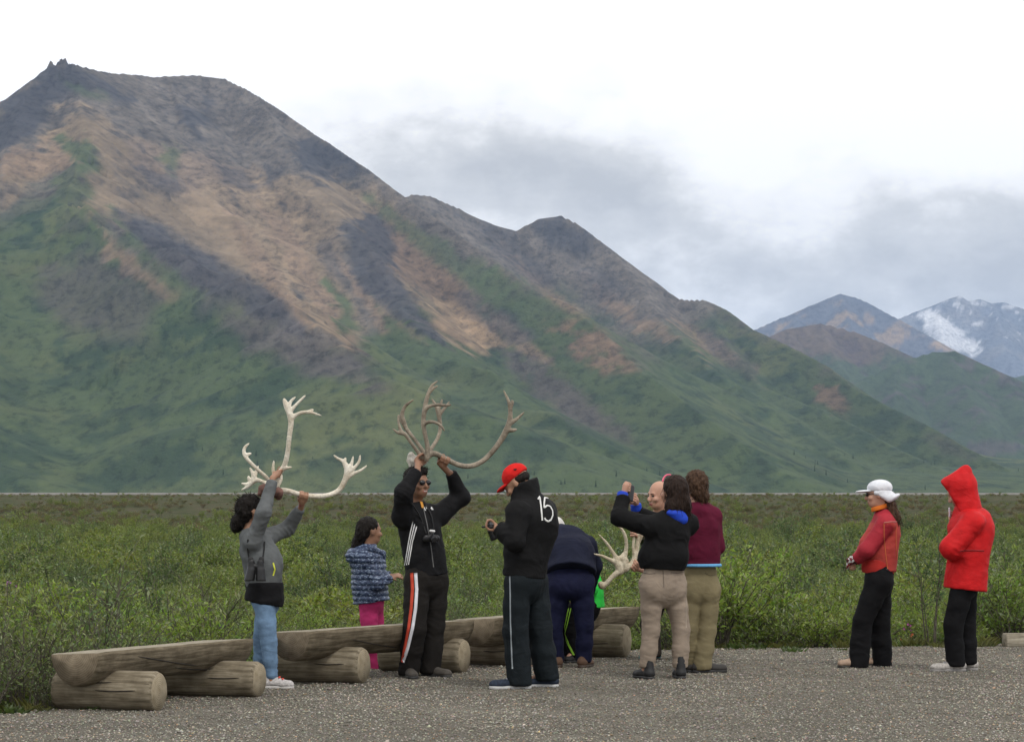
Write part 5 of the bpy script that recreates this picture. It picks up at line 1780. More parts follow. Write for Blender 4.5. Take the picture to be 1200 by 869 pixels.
# binoculars on a neck strap
b = empty('binoculars', f.P(300, 668, -.24), 'black binoculars hanging at the hip of the woman in grey', 'binoculars')
S = Solid(.006)
for dx in (-5.5, 5.5):
    S.cap(f.P(300 + dx, 658, -.26), f.P(300 + dx, 668, -.26), .026, .028, .008)
    S.cap(f.P(300 + dx, 668, -.26), f.P(299 + dx * 1.25, 680, -.26), .033, .039, .008)
S.cap(f.P(295, 663, -.26), f.P(306, 663, -.26), .018, None, .01)
S.cut(f.P(300, 680.5, -.26), (0, 0, -1), .2)
V, F = S.mesh(); add_part('body', V, F, BLACK_PLASTIC, b)
for dx in (-6.2, 6.2):
    S = Solid(.005); S.cap(f.P(300 + dx, 655, -.26), f.P(300 + dx, 658.5, -.26), .021, .023, 0)
    V, F = S.mesh(); add_part('eyecup', V, F, STRAP, b)
for a, m_, c in (((294, 660), (291, 645), (291, 632)), ((307, 660), (309, 645), (309, 634))):
    pts = []
    for p in (a, m_, c):
        h, n_ = f.hit('jacket', *p)
        pts.append(f.P(*p, -.2) if h is None else h + n_ * .008)
    V, F = tube([catmull(np.array(pts), x) for x in np.linspace(0, 2, 9)], [.006] * 9, 6)
    add_part('strap', V, F, STRAP, b)

# ------------------------------------------------------------------ 2: girl in quilted jacket
f = Fig(785, 'girl in navy quilted jacket and pink trousers standing behind a log bench', SK_BRN, 1.30, foot_px=438)
f.hs = .93
f.head_frame((434, 622, 0), (.86, .42, -.05))
f.joints(neck=(432, 642, 0), chest=(432, 664, 0), waist=(433, 685, 0), pelvis=(435, 702, 0), shL=(428, 655, .12), shR=(433, 655, -.12),
         elR=(443, 684, -.17), wrR=(457, 676, -.10), elL=(442, 684, .18), wrL=(457, 674, .1),
         hipR=(432, 706, -.06), hipL=(438, 706, .07), knR=(433, 745, -.05), knL=(441, 745, .07), anR=(436, 779, -.04), anL=(444, 778, .08))
f.toe = {'R': unit((1, .2, 0)), 'L': unit((1, .3, 0))}
f.body(hands=[lambda S: f.hand(S, f.P(457, 676, -.1), (1, .3, .15), (0, .6, -1), .6), lambda S: f.hand(S, f.P(457, 674, .1), (1, -.3, .1), (0, .6, -1), .6)])
m = Mat('navy_quilted_nylon', .45, .4)
c = m.ramp(m.noise(48, 3, .6, m.coord('Object', (1, 1, 1.6))), [(.42, (.016, .026, .062)), (.54, (.028, .05, .11)), (.62, (.20, .25, .34))])
m.color(c); m.bump(m.noise(60, 4), .3, .004)


def quilt(V, F):
    N = vnormals(V, F)
    w = np.abs(np.sin(V[:, 2] * math.pi / .045 + noise3(V * 7) * .5))
    return V + N * (.013 * (w ** .6 - .7))[:, None]


jk = f.top(m.m, r=(.225, .222, .245), f=.85, hem=-.03, sleeve=(.085, .073, .056), sh=.085, collar=.075, collar_h=.02, seed=2.2, wr=.004, disp=quilt, vox=.0075,
           extra=lambda S: (S.ell(f.P(421, 651, -.02), (.12, .12, .08), None, .05)))
S = Solid(.006)
S.cap(f.P(422, 647, -.10), f.P(436, 643, -.14), .028, .03, .02); S.cap(f.P(422, 647, -.10), f.P(420, 646, .1), .03, .03, .02); S.cap(f.P(436, 643, -.14), f.P(448, 648, -.02), .03, .026, .02); S.cap(f.P(448, 648, -.02), f.P(450, 660, .0), .026, .02, .02)
f.solid('hood', S, m.m, jk, wr=.005, seed=2.0)
f.trousers(cloth('pink_cotton', (0.42, 0.035, 0.135), .85), r=(.105, .085, .078), seat=.112, wr=.005, seed=5.0, hem=.04)
f.shoes(plain('black_shoe', (.015, .014, .014), .6), plain('dark_rubber', (.03, .03, .03)), l=.24)
S = Solid(.006)
H = f.H
S.ell(H(0, -.028, .046), np.array((.088, .100, .088)) * f.hs, f.HB, .02)
S.ell(H(0, -.075, -.02), np.array((.075, .06, .08)) * f.hs, f.HB, .03)
S.ell(f.P(421, 634, .0), (.055, .06, .06), None, .04)
S.ell(f.P(417, 642, .0), (.04, .05, .05), None, .03)
S.ell(H(0, .10, -.03), np.array((.07, .05, .07)) * f.hs, f.HB, .01, sub=True)
f.hair(S, HAIR_BLACK, .008, 40, 2.5, tufts=500, tl=.04, tw=.0018, dirn=(-.5, -.1, -.6), nw=.15)
f.eyes(f.root)

# ------------------------------------------------------------------ 3: man in black tracksuit lifting the grey rack
f = Fig(795, 'man in sunglasses and black tracksuit lifting a grey brown antler rack', SK_BRN, 1.75, foot_px=490)
f.head_frame((489, 566, .0), (.70, -.70, .02), (.0, .0, 1))
f.joints(neck=(487, 594, .02), chest=(492, 622, .02), waist=(497, 650, .02), pelvis=(500, 672, .02), shR=(472, 606, -.12), shL=(514, 604, .14),
         elR=(473, 577, -.24), wrR=(489, 551, -.16), elL=(540, 582, .22), wrL=(528, 554, .12),
         hipR=(489, 682, -.06), hipL=(511, 681, .08), knR=(486, 736, -.12), knL=(508, 733, .05), anR=(479, 785, -.06), anL=(504, 783, .04))
f.toe = {'R': unit((.22, -1, 0)), 'L': unit((.75, -.65, 0))}
f.body(hands=[lambda S: f.grip(S, f.P(489, 552, -.16), f.P(495, 538, -.05), f.P(500, 541, -.05) - f.P(488, 527, -.05), .022, 1),
              lambda S: f.grip(S, f.P(528, 556, .12), f.P(521, 538, .03), f.P(530, 541, .04) - f.P(510, 532, .0), .020, -1)], eyes=False)
BLK = cloth('black_track_knit', (0.0085, 0.0085, 0.0095), .8, 500)
jk = f.top(BLK, r=(.185, .176, .182), f=.76, hem=-.02, sleeve=(.083, .070, .045), sh=.075, collar=.060, seed=3.3, wr=.009, cuffs=.005)
for k in range(3):
    f.strip('jacket', 'stripe', [(483.5 + 2.4 * k, 611 + 2.6 * k), (479 + 2.2 * k, 634), (474.5 + 2.2 * k, 662 - .5 * k)], .0088, WHITE_TRIM, jk)
f.strip('jacket', 'zipper', [(495, 590), (500, 612), (505, 640), (508, 664)], .007, plain('zip_metal', (.12, .12, .12), .4), jk)
f.strip('jacket', 'chest_mark', [(506, 594), (505, 596.5), (507.5, 596.3)], .013, WHITE_TRIM, jk, n=6)
f.strip('jacket', 'shirt_front', [(493.5, 587.5), (494.2, 590), (495.6, 595)], .026, cloth('orange_shirt', (.55, .26, .05)), jk, n=8)
f.strip('jacket', 'drawcord', [(497, 594), (498.4, 598)], .009, WHITE_TRIM, jk, n=6)
f.strip('jacket', 'drawcord', [(499, 591), (500, 596)], .009, WHITE_TRIM, jk, n=6)
tr = f.trousers(cloth('dark_brown_track', (0.0135, 0.012, 0.011), .85), r=(.100, .088, .082), seat=.092, wr=.008, seed=6.0, hem=.05, sc=(6, 6, 9))
for k, (mname, colr, off) in enumerate((('red_stripe', (.50, .055, .025), 0), ('white_stripe', (.62, .62, .66), 4.6))):
    f.strip('trousers', 'stripe', [(482.5 + off, 671), (483.5 + off * 1.05, 690), (482 + off * 1.1, 712), (479 + off * 1.0, 735), (474.5 + off * .8, 758), (471 + off * .35, 775)], .026, plain(mname, colr, .7), tr, n=40)
f.shoes(plain('brown_grey_shoe', (.055, .048, .040), .75, var=.3), plain('dark_rubber', (.03, .03, .03)), l=.28)
S = Solid(.006)
H = f.H
S.ell(H(0, -.022, .062), np.array((.084, .098, .076)), f.HB, .02)
S.ell(H(0, .03, .098), np.array((.062, .055, .030)), f.HB, .03)
S.ell(H(0, -.065, .01), np.array((.072, .045, .08)), f.HB, .03)
S.ell(H(0, .09, -.005), np.array((.07, .05, .058)), f.HB, .01, sub=True)
f.hair(S, HAIR_BLACK, .009, 50, 3.5, tufts=700, tl=.028, tw=.0018, dirn=(0, 0, .6))
gl = None
for q in (-1, 1):
    S = Solid(.0035); S.ell(H(.032 * q, .094, .004), np.array((.030, .013, .022)), f.HB, 0)
    o = f.solid('sunglasses_lens', S, GLASS_DARK, rel=0)
S = Solid(.0035)
S.cap(H(-.008, .106, .012), H(.008, .106, .012), .004, None, 0)
for q in (-1, 1):
    S.cap(H(.056 * q, .088, .012), H(.078 * q, .0, .010), .004, None, .002)
f.solid('sunglasses_frame', S, BLACK_PLASTIC, rel=0)
S = Solid(.003); S.cap(H(-.013, .0925, -.066), H(.013, .0925, -.066), .0042, None, 0)
f.solid('teeth', S, TEETH, rel=0)
# camera hanging on his chest
p, n_ = f.hit('jacket', 503, 630)
c = p + n_ * .035
b = empty('camera_on_strap', c, 'black compact camera hanging on the chest of the man in sunglasses', 'camera')
rt = unit(np.cross(n_, (0, 0, 1))); up_ = np.cross(rt, n_)
S = Solid(.005)
S.cap(c - rt * .045, c + rt * .045, .030, None, .0, thin=n_, f=.6); S.cap(c + up_ * .02, c + up_ * .038, .018, None, .008)
V, F = S.mesh(); add_part('body', V, F, BLACK_PLASTIC, b)
S = Solid(.005); S.cap(c, c + n_ * .045 - up_ * .005, .028, .028, 0); S.cut(c + n_ * .055, n_, .1)
V, F = S.mesh(); add_part('lens', V, F, plain('lens_black', (.012, .012, .013), .25), b)
S = Solid(.004); S.cap(c + up_ * .058 - rt * .016 + n_ * .01, c + up_ * .062 + rt * .016 + n_ * .01, .010, None, 0)
V, F = S.mesh(); add_part('strap_badge', V, F, WHITE_TRIM, b)
for pp in (((499, 625), (492, 606), (481, 588)), ((508, 624), (505, 605), (496, 588))):
    pts = []
    for q in pp:
        h, nn = f.hit('jacket', *q)
        pts.append(f.P(*q, -.12) if h is None else h + nn * .008)
    V, F = tube([catmull(np.array(pts), x) for x in np.linspace(0, 2, 9)], [.006] * 9, 6)
    add_part('strap', V, F, STRAP, b)

# ------------------------------------------------------------------ 4: man in red cap and black jacket with 15 on the back
f = Fig(808, 'man in red cap and black jacket numbered 15 looking down at his camera', SK_TAN, 1.75, foot_px=615)
f.head_frame((606, 566, 0), (-.78, .24, -.58), (-.55, .15, .8))
f.joints(neck=(613, 584, .0), chest=(621, 612, .0), waist=(617, 648, .0), pelvis=(615, 668, .0), shL=(607, 600, -.17), shR=(637, 598, .14),
         elL=(603, 634, -.24), wrL=(583, 619, -.16), elR=(620, 634, .24), wrR=(584, 619, .06),
         hipL=(606, 684, -.085), hipR=(627, 683, .085), knL=(604, 738, -.07), knR=(632, 736, .08), anL=(609, 795, -.07), anR=(641, 789, .10))
f.toe = {'L': unit((-1, -.1, 0)), 'R': unit((-1, .05, 0))}
f.body(hands=[lambda S: f.grip(S, f.P(582, 618, -.15), f.P(575, 614, -.10), (0, 1, .15), .030, 1), lambda S: f.grip(S, f.P(583, 619, .06), f.P(576, 616, .02), (0, 1, 0), .030, 1)])
JK4 = cloth('black_softshell', (0.0075, 0.0075, 0.008), .75, 500)
jk = f.top(JK4, r=(.205, .190, .182), f=.80, hem=-.05, sleeve=(.088, .073, .056), sh=.080, collar=.0, seed=4.4, wr=.009, cuffs=.0,
           extra=lambda S: (S.ell(f.P(630, 615, .03), (.155, .17, .20), None, .07), S.cap(f.P(617, 595, 0), f.P(615, 566, 0), .12, .105, .04, thin=(.3, .9, 0), f=.95), S.cut(f.P(612, 565, 0), (-.36, 0, 1), .2)))
NUM = plain('white_number_print', (.62, .62, .60), .7)
K = .1843
f.strip('jacket', 'number_print', [(560 + K * 382, 530 + K * 297), (560 + K * 393, 530 + K * 279), (560 + K * 402, 530 + K * 350), (560 + K * 409, 530 + K * 431)], .013, NUM, jk, n=26)
f.strip('jacket', 'number_print', [(560 + K * a, 530 + K * c) for a, c in ((460, 292), (425, 286), (421, 320), (421, 352), (440, 336), (460, 342), (474, 368), (476, 398), (464, 428), (446, 438), (430, 428), (423, 414))], .013, NUM, jk, n=60)
tr = f.trousers(cloth('dark_teal_track', (0.0085, 0.012, 0.0145), .75), r=(.098, .094, .090), seat=.088, wr=.008, seed=7.0, hem=.04, sc=(11, 11, 5))
f.strip('trousers', 'stripe', [(597.5, 675), (598, 700), (598.3, 730), (599.5, 760), (600.5, 783)], .011, plain('grey_piping', (.24, .27, .29), .6), tr, n=40)
f.shoes(cloth('navy_sneaker', (.022, .03, .048), .7, var=.4, scale=50), plain('white_sole', (.50, .50, .50), .6), l=.29, lace=plain('grey_lace', (.18, .18, .2)))
S = Solid(.006)
H = f.H
S.ell(H(0, -.02, .055), np.array((.086, .106, .092)), f.HB, .02)
S.cut(H(0, 0, .030), -f.hu - .12 * f.hf, .3)
CAPRED = cloth('red_cap_cotton', (0.50, 0.016, 0.014), .85)
cp = f.solid('cap', S, CAPRED, wr=.004, seed=1.0, sc=(14, 14, 14), bvh=True)
S = Solid(.0055)
S.ell(H(0, .098, .032), np.array((.076, .072, .018)), f.HB, .012)
S.ell(H(0, .095, .010), np.array((.066, .09, .022)), f.HB, .004, sub=True)
f.solid('visor', S, CAPRED, cp)
f.strip('cap', 'cap_emblem', [(602, 549.5), (604, 550.5), (605, 549)], .012, plain('dark_embroidery', (.05, .008, .008), .8), cp, n=5)
S = Solid(.006)
S.ell(H(0, -.030, .012), np.array((.081, .088, .050)), f.HB, .02)
S.ell(H(0, .07, -.02), np.array((.09, .06, .09)), f.HB, .01, sub=True)
f.hair(S, HAIR_BLACK, .003, 60, 4.4)
S = Solid(.0035)
for q in (-1, 1):
    S.ell(H(.033 * q, .099, .000), np.array((.024, .005, .016)), f.HB, .0)
f.solid('glasses', S, plain('clear_glass_glint', (.35, .37, .38), .1, .6), rel=0)
# camera in his hands
c = f.P(576, 617, -.04)
b = empty('camera_in_hands', c, 'black camera with lens pointing down held by the man in red cap', 'camera')
S = Solid(.006)
S.cap(c + (0, -.06, 0), c + (0, .06, 0), .036, None, 0, thin=(.25, 0, 1), f=.75)
S.cap(c + (0, 0, .02), c + (-.02, 0, .04), .022, None, .01)
S.cap(c + (-.05, -.05, .0), c + (-.07, -.05, .0), .008, None, .0)
V, F = S.mesh(); add_part('body', V, F, BLACK_PLASTIC, b)
S = Solid(.006); S.cap(c + (.005, -.01, -.03), c + (.03, -.01, -.085), .036, .040, 0); S.cut(c + (.033, -.01, -.095), (.45, 0, -1), .2)
V, F = S.mesh(); add_part('lens', V, F, plain('lens_black', (.012, .012, .013), .25), b)

# ------------------------------------------------------------------ 5: person bent forward in navy
f = Fig(784, 'person in navy jacket and blue trousers bending forward over the bench', SK_FAIR, 1.72, foot_px=669)
f.head_frame((650, 625, .62), (-.1, .75, -.6), (0, .55, .75))
f.joints(neck=(658, 624, .48), chest=(664, 640, .33), waist=(668, 655, .14), pelvis=(669, 666, .04), shL=(646, 634, .42), shR=(687, 640, .42),
         elL=(645, 668, .55), wrL=(652, 700, .62), elR=(696, 663, .5), wrR=(690, 695, .6),
         hipL=(656, 684, .03), hipR=(681, 684, .03), knL=(649, 732, .02), knR=(685, 732, .0), anL=(652, 775, .05), anR=(684, 774, .03))
f.toe = {'L': unit((-.25, 1, 0)), 'R': unit((.3, 1, 0))}
f.body(face=False, hands=[lambda S: f.hand(S, f.P(652, 700, .62), (0, .3, -1), (0, 1, .3)), lambda S: f.hand(S, f.P(690, 695, .6), (0, .3, -1), (0, 1, .3))])
f.top(cloth('navy_fleece', (0.0105, 0.0125, 0.026), .9), r=(.205, .195, .195), f=.85, hem=-.05, hem_n=unit((0, -.5, -.85)), sleeve=(.085, .07, .048), sh=.085, seed=5.5, wr=.008, collar=.06,
      extra=lambda S: (S.ell(f.P(667, 648, .2), (.19, .2, .14), None, .08), S.ell(f.P(669, 668, .06), (.19, .15, .085), None, .06)))
f.trousers(cloth('blue_track', (0.0075, 0.009, 0.028), .8), r=(.108, .076, .066), seat=.112, wr=.007, seed=8.0, hem=.08, sc=(9, 9, 7), back=.05, waist_up=.09)
f.shoes(plain('brown_suede', (.085, .048, .030), .9), plain('brown_rubber', (.05, .032, .022)), l=.28)
S = Solid(.006)
H = f.H
S.ell(H(0, -.02, .05), np.array((.088, .105, .092)), f.HB, .02)
S.cut(H(0, 0, .02), -f.hu, .3)
cp = f.solid('cap', S, cloth('white_cap_cotton', (.58, .57, .54)), wr=.003, seed=2.0)
S = Solid(.006)
S.ell(H(0, .12, .022), np.array((.08, .08, .014)), f.HB, .01)
f.solid('visor', S, cloth('white_cap_cotton', (.58, .57, .54)), cp)

# ------------------------------------------------------------------ 6: child in bright green shirt on the bench, mostly hidden
f = Fig(784, 'child in bright green shirt and black trousers sitting behind the bent navy figure', SK_FAIR, 1.30, foot_px=680, dY=.72)
f.hs = .93
f.head_frame((680, 647, .28), (-.75, -.55, -.1))
f.joints(neck=(683, 661, .28), chest=(686, 675, .27), waist=(688, 690, .27), pelvis=(689, 703, .27), shL=(690, 667, .15), shR=(678, 667, .40),
         elL=(693, 690, .08), wrL=(683, 698, -.08), elR=(672, 690, .38), wrR=(668, 696, .2),
         hipL=(691, 712, .2), hipR=(683, 712, .34), knL=(669, 716, -.02), knR=(662, 716, .2), anL=(672, 764, .0), anR=(662, 762, .22))
f.toe = {'L': unit((-.6, -.8, 0)), 'R': unit((-.7, -.6, 0))}
f.body(hands=[lambda S: f.hand(S, f.P(683, 698, -.08), (-1, -.2, -.2), (0, 0, -1)), lambda S: f.hand(S, f.P(668, 696, .2), (-1, -.2, -.2), (0, 0, -1))])
f.top(cloth('neon_green_jersey', (.035, .58, .07), .7), r=(.20, .20, .22), f=.85, hem=-.09, sleeve=(.08, .07, .06), sh=.075, seed=6.6, wr=.007, name='shirt', collar=.05)
tr = f.trousers(cloth('black_track', (.007, .007, .008)), r=(.105, .085, .075), seat=.12, wr=.006, seed=9.0, hem=.05)
NEON = plain('neon_green_stripe', (.30, .62, .05), .6)
for k in range(3):
    f.strip('trousers', 'stripe', [(669 - 2.6 * k, 712), (665.5 - 2.4 * k, 728), (662 - 1.6 * k, 742), (667 - 1.4 * k, 755), (673 - 1.2 * k, 767)], .0085, NEON, tr, n=40)
f.shoes(plain('black_shoe', (.015, .014, .014), .6), plain('dark_rubber', (.03, .03, .03)), l=.23)
S = Solid(.006)
S.ell(f.H(0, -.025, .046), np.array((.086, .1, .088)) * f.hs, f.HB, .02)
S.ell(f.H(0, .1, -.03), np.array((.07, .05, .07)) * f.hs, f.HB, .01, sub=True)
f.hair(S, HAIR_BROWN, .006, 50, 6.0)

# ------------------------------------------------------------------ 7: bald smiling man with the palmed antler
f = Fig(775, 'bald smiling man half hidden behind a photographer holding a palmed antler', SK_FAIR, 1.72, foot_px=775, dY=-.1)
f.hs = 1.0
f.head_frame((772, 580, -.1), (-.84, -.52, -.12), (.08, 0, 1))
f.joints(neck=(772, 604, -.05), chest=(779, 632, .02), waist=(781, 662, .05), pelvis=(780, 682, .05), shR=(768, 617, .16), shL=(788, 616, -.15),
         elR=(762, 645, .25), wrR=(752, 625, -.35), elL=(774, 655, -.28), wrL=(754, 667, -.62),
         hipR=(773, 690, .1), hipL=(787, 690, -.06), knR=(761, 730, .06), knL=(798, 730, .0), anR=(766, 764, .05), anL=(803, 763, .05))
f.toe = {'R': unit((-.55, -.85, 0)), 'L': unit((.5, -.8, 0))}
f.body(hands=[lambda S: f.grip(S, f.P(752, 626, -.42), f.P(743, 623, -.82), (0, .1, 1), .018, 1), lambda S: f.grip(S, f.P(754, 668, -.65), f.P(743, 661, -.82), (.75, 0, .65), .026, -1)], vox=.007)
f.top(cloth('olive_shirt', (.05, .048, .032)), r=(.185, .18, .18), f=.72, hem=-.02, sleeve=(.072, .058, .045), sh=.075, seed=7.7, name='shirt', cuffs=.03)
f.trousers(cloth('dark_brown_trousers', (.030, .024, .02)), r=(.10, .08, .07), seat=.10, seed=10.0, hem=.05)
f.shoes(plain('teal_shoe', (.02, .16, .17), .6), plain('dark_rubber', (.03, .03, .03)), l=.28)
H = f.H
S = Solid(.003); S.cap(H(-.016, .0905, -.0655), H(.016, .0905, -.0655), .0045, None, 0)
f.solid('teeth', S, TEETH, rel=0)
f.eyes(f.root)
S = Solid(.004)
for q in (-1, 1):
    S.cap(H(.016 * q, .094, .024), H(.046 * q, .082, .026), .0045, .003, 0)
f.solid('eyebrows', S, HAIR_BROWN, rel=0)

# ------------------------------------------------------------------ 8: woman in black jacket photographing
f = Fig(797, 'woman in black jacket and taupe trousers holding up a phone to photograph', SK_FAIR, 1.66, foot_px=778)
f.head_frame((789, 576, .02), (-.62, .78, .0))
f.joints(neck=(788, 602, .0), chest=(783, 626, .0), waist=(778, 650, .0), pelvis=(777, 668, .0), shL=(764, 617, -.10), shR=(806, 614, .12),
         elL=(726, 606, .0), wrL=(730, 583, .10), elR=(775, 612, .36), wrR=(747, 600, .32),
         hipL=(763, 688, -.04), hipR=(790, 687, .06), knL=(763, 738, -.02), knR=(798, 737, .06), anL=(758, 784, -.02), anR=(797, 784, .04))
f.toe = {'L': unit((-.45, .9, 0)), 'R': unit((-.1, 1, 0))}
f.body(hands=[lambda S: f.grip(S, f.P(731, 580, .11), f.P(735, 571, .16), (.15, .3, 1), .016, 1), lambda S: f.grip(S, f.P(746, 596, .31), f.P(741, 583, .22), (.1, .4, 1), .018, -1)], vox=.007)
JK8 = cloth('black_fleece', (0.0075, 0.0075, 0.008), .9)
jk = f.top(JK8, r=(.195, .19, .20), f=.80, hem=.01, sleeve=(.088, .072, .056), sh=.08, seed=8.8, wr=.008, collar=.065, collar_h=.01,
           extra=lambda S: S.ell(f.P(777, 652, -.02), (.192, .15, .10), None, .06))
ROYAL = cloth('royal_blue_lining', (.018, .055, .42), .6)
S = Solid(.0065)
S.ell(f.P(795, 605, -.085), (.085, .035, .052), np.array([unit((1, .25, -.55)), unit((-.2, 1, .1)), unit((.55, .0, 1))]), .02)
S.ell(f.P(790, 601, -.10), (.05, .03, .02), None, .02)
f.solid('hood_lining', S, ROYAL, jk, wr=.007, seed=3.0)
for (a, c) in (((729, 584, .10), (730, 577, .12)), ((746, 598, .315), (745, 590, .30))):
    S = Solid(.006); S.cap(f.P(*a), f.P(*c), .046, .044, .0)
    d = unit(f.P(*c) - f.P(*a)); S.cut(f.P(*c), d, .1); S.cut(f.P(*a), -d, .1)
    f.solid('cuff', S, ROYAL, jk)
TAUPE = cloth('taupe_twill', (.255, .205, .16), .9, var=.12)
f.trousers(TAUPE, r=(.093, .073, .066), seat=.102, wr=.0035, seed=11.0, hem=.105, sc=(5, 5, 17), fine=.8, back=.045)
tr = f.bvh and [o for o in f.root.children if o.name.startswith('trousers')][0]
TSEAM = plain('taupe_seam', (.12, .095, .075), .9)
f.strip('trousers', 'seam', [(777, 668), (777.5, 678), (778, 688)], .006, TSEAM, tr, lift=.0015)
f.strip('trousers', 'pocket_edge', [(786, 670.5), (794, 671), (801, 670)], .006, TSEAM, tr, lift=.0015)
f.strip('trousers', 'pocket_edge', [(754, 671), (761, 672), (768, 671.5)], .006, TSEAM, tr, lift=.0015)
f.strip('trousers', 'outseam', [(803, 668), (804.5, 690), (804, 715), (804, 735)], .005, plain('pale_stitch', (.36, .31, .25), .9), tr, lift=.0015)
f.shoes(plain('black_boot', (.012, .012, .013), .6), plain('dark_rubber', (.02, .02, .02)), l=.26, h=.15, name='boot')
S = Solid(.006)
H = f.H
S.ell(H(0, -.025, .045), np.array((.090, .106, .094)), f.HB, .02)
S.ell(H(0, -.06, -.04), np.array((.095, .078, .11)), f.HB, .04)
S.ell(H(.035, -.06, -.115), np.array((.085, .07, .075)), f.HB, .04)
S.ell(H(-.04, -.055, -.12), np.array((.08, .07, .07)), f.HB, .04)
S.ell(H(0, .115, -.03), np.array((.06, .05, .09)), f.HB, .01, sub=True)
f.hair(S, HAIR_DARK, .005, 45, 8.5, tufts=1300, tl=.085, tw=.0019, dirn=(0, 0, -1.6), nw=.16)
S = Solid(.004)
ring = [H(.080 * math.cos(a), .036 + .02 * math.sin(a), .045 + .091 * math.sin(a)) for a in np.linspace(.7, math.pi - .45, 14)]
S.chain(ring, [.008] * 14, .0)
f.solid('raised_sunglasses', S, plain('pink_frame', (.62, .10, .17), .35))
c = f.P(738.5, 577, .18)
b = empty('phone', c, 'dark phone held up by the woman in black jacket', 'phone')
S = Solid(.004)
ax = unit((.12, .35, 1)); nn = unit((-.55, .8, 0)); nn = unit(nn - ax * (nn @ ax)); wd = np.cross(ax, nn)
for q in np.linspace(-.055, .055, 8):
    S.cap(c + ax * q - wd * .024, c + ax * q + wd * .024, .016, None, 0, thin=nn, f=.35)
V, F = S.mesh(); add_part('case', V, F, plain('phone_dark', (.02, .022, .024), .35), b)
S = Solid(.003); S.cap(c + nn * .006 + ax * .045 - wd * .012, c + nn * .006 + ax * .045 + wd * .012, .007, None, 0)
V, F = S.mesh(); add_part('lens', V, F, GLASS_DARK, b)

# ------------------------------------------------------------------ 9: person in maroon jumper
f = Fig(790, 'person in maroon jumper and khaki trousers standing with back turned', SK_FAIR, 1.70, foot_px=822)
f.head_frame((815, 569, .02), (-.35, .92, -.05))
f.joints(neck=(818, 592, .0), chest=(821, 620, .0), waist=(821, 645, .0), pelvis=(821, 668, .0), shL=(798, 606, -.03), shR=(835, 604, .05),
         elL=(797, 640, .05), wrL=(806, 648, .28), elR=(841, 641, .06), wrR=(832, 652, .27),
         hipL=(809, 690, .0), hipR=(831, 690, .03), knL=(806, 735, .0), knR=(828, 738, .02), anL=(808, 778, .08), anR=(823, 780, .0))
f.toe = {'L': unit((-.3, 1, 0)), 'R': unit((.95, .3, 0))}
f.body(face=False, hands=[lambda S: f.hand(S, f.P(806, 648, .28), (.6, .7, .2), (0, 0, -1)), lambda S: f.hand(S, f.P(832, 652, .27), (-.6, .7, .2), (0, 0, -1))])
MAROON = cloth('maroon_knit', (.085, .008, .024), .9)
jk = f.top(MAROON, r=(.172, .162, .168), f=.74, hem=.035, sleeve=(.07, .058, .045), sh=.07, seed=9.9, wr=.007, name='jumper', collar=.06, collar_h=.015,
           extra=lambda S: (S.ell(f.P(815, 600, -.07), (.10, .05, .06), None, .04)))
S = Solid(.008)
S.cap(f.P(821, 656, .0), f.P(821, 660, .0), .176, None, .0, thin=(0, 1, 0), f=.80); S.cut(f.P(821, 663.5, 0), (0, 0, -1), .4); S.cut(f.P(821, 660, 0), (0, 0, 1), .4)
f.solid('shirt', S, cloth('light_blue_jersey', (.13, .36, .62), .8))
f.trousers(cloth('khaki_nylon', (.185, .155, .088), .8, var=.12), r=(.090, .080, .078), seat=.086, wr=.006, seed=12.0, hem=.06, back=.03)
tr = [o for o in f.root.children if o.name.startswith('trousers')][0]
f.strip('trousers', 'pocket_edge', [(826, 671), (832, 674), (838, 673)], .006, plain('khaki_seam', (.10, .08, .045), .9), tr, lift=.0015)
f.shoes(plain('dark_hiking_shoe', (.025, .022, .020), .7), plain('dark_rubber', (.02, .02, .02)), l=.28)
S = Solid(.006)
H = f.H
S.ell(H(0, -.022, .042), np.array((.086, .102, .090)), f.HB, .02)
S.ell(H(0, -.065, -.03), np.array((.080, .06, .085)), f.HB, .04)
S.ell(H(.03, -.075, -.10), np.array((.055, .05, .05)), f.HB, .03)
S.ell(H(0, .115, -.03), np.array((.06, .05, .09)), f.HB, .01, sub=True)
f.hair(S, HAIR_BROWN, .010, 42, 9.5, tufts=1100, tl=.045, tw=.0019, dirn=(0, 0, -.9), nw=.3)

# ------------------------------------------------------------------ 10: woman in white sun cap and red jacket
f = Fig(783, 'woman in white neck flap cap and coral red jacket looking left', SK_FAIR, 1.65, foot_px=1018)
f.hs = .97
f.head_frame((1029, 579, 0), (-1, .12, -.06))
f.joints(neck=(1036, 602, .0), chest=(1036, 625, .0), waist=(1033, 648, .0), pelvis=(1031, 668, .0), shL=(1038, 614, -.15), shR=(1034, 613, .15),
         elL=(1016, 644, -.19), wrL=(1005, 655, -.10), elR=(1014, 644, .18), wrR=(1004, 655, .05),
         hipL=(1029, 682, -.08), hipR=(1031, 682, .08), knL=(1011, 728, -.08), knR=(1031, 730, .08), anL=(1006, 776, -.09), anR=(1034, 774, .10))
f.toe = {'L': unit((-1, -.1, 0)), 'R': unit((-1, .15, 0))}
f.body(hands=[lambda S: f.hand(S, f.P(1005, 655, -.1), (-.5, .6, -.3), (.3, .5, -.6), 1.0), lambda S: f.hand(S, f.P(1004, 655, .05), (-.5, -.5, -.3), (.3, -.5, -.6), 1.0)], vox=.007)
CORAL, MAGR = cloth('coral_shell', (.37, .050, .042), .7), cloth('crimson_shell', (.31, .024, .036), .7)


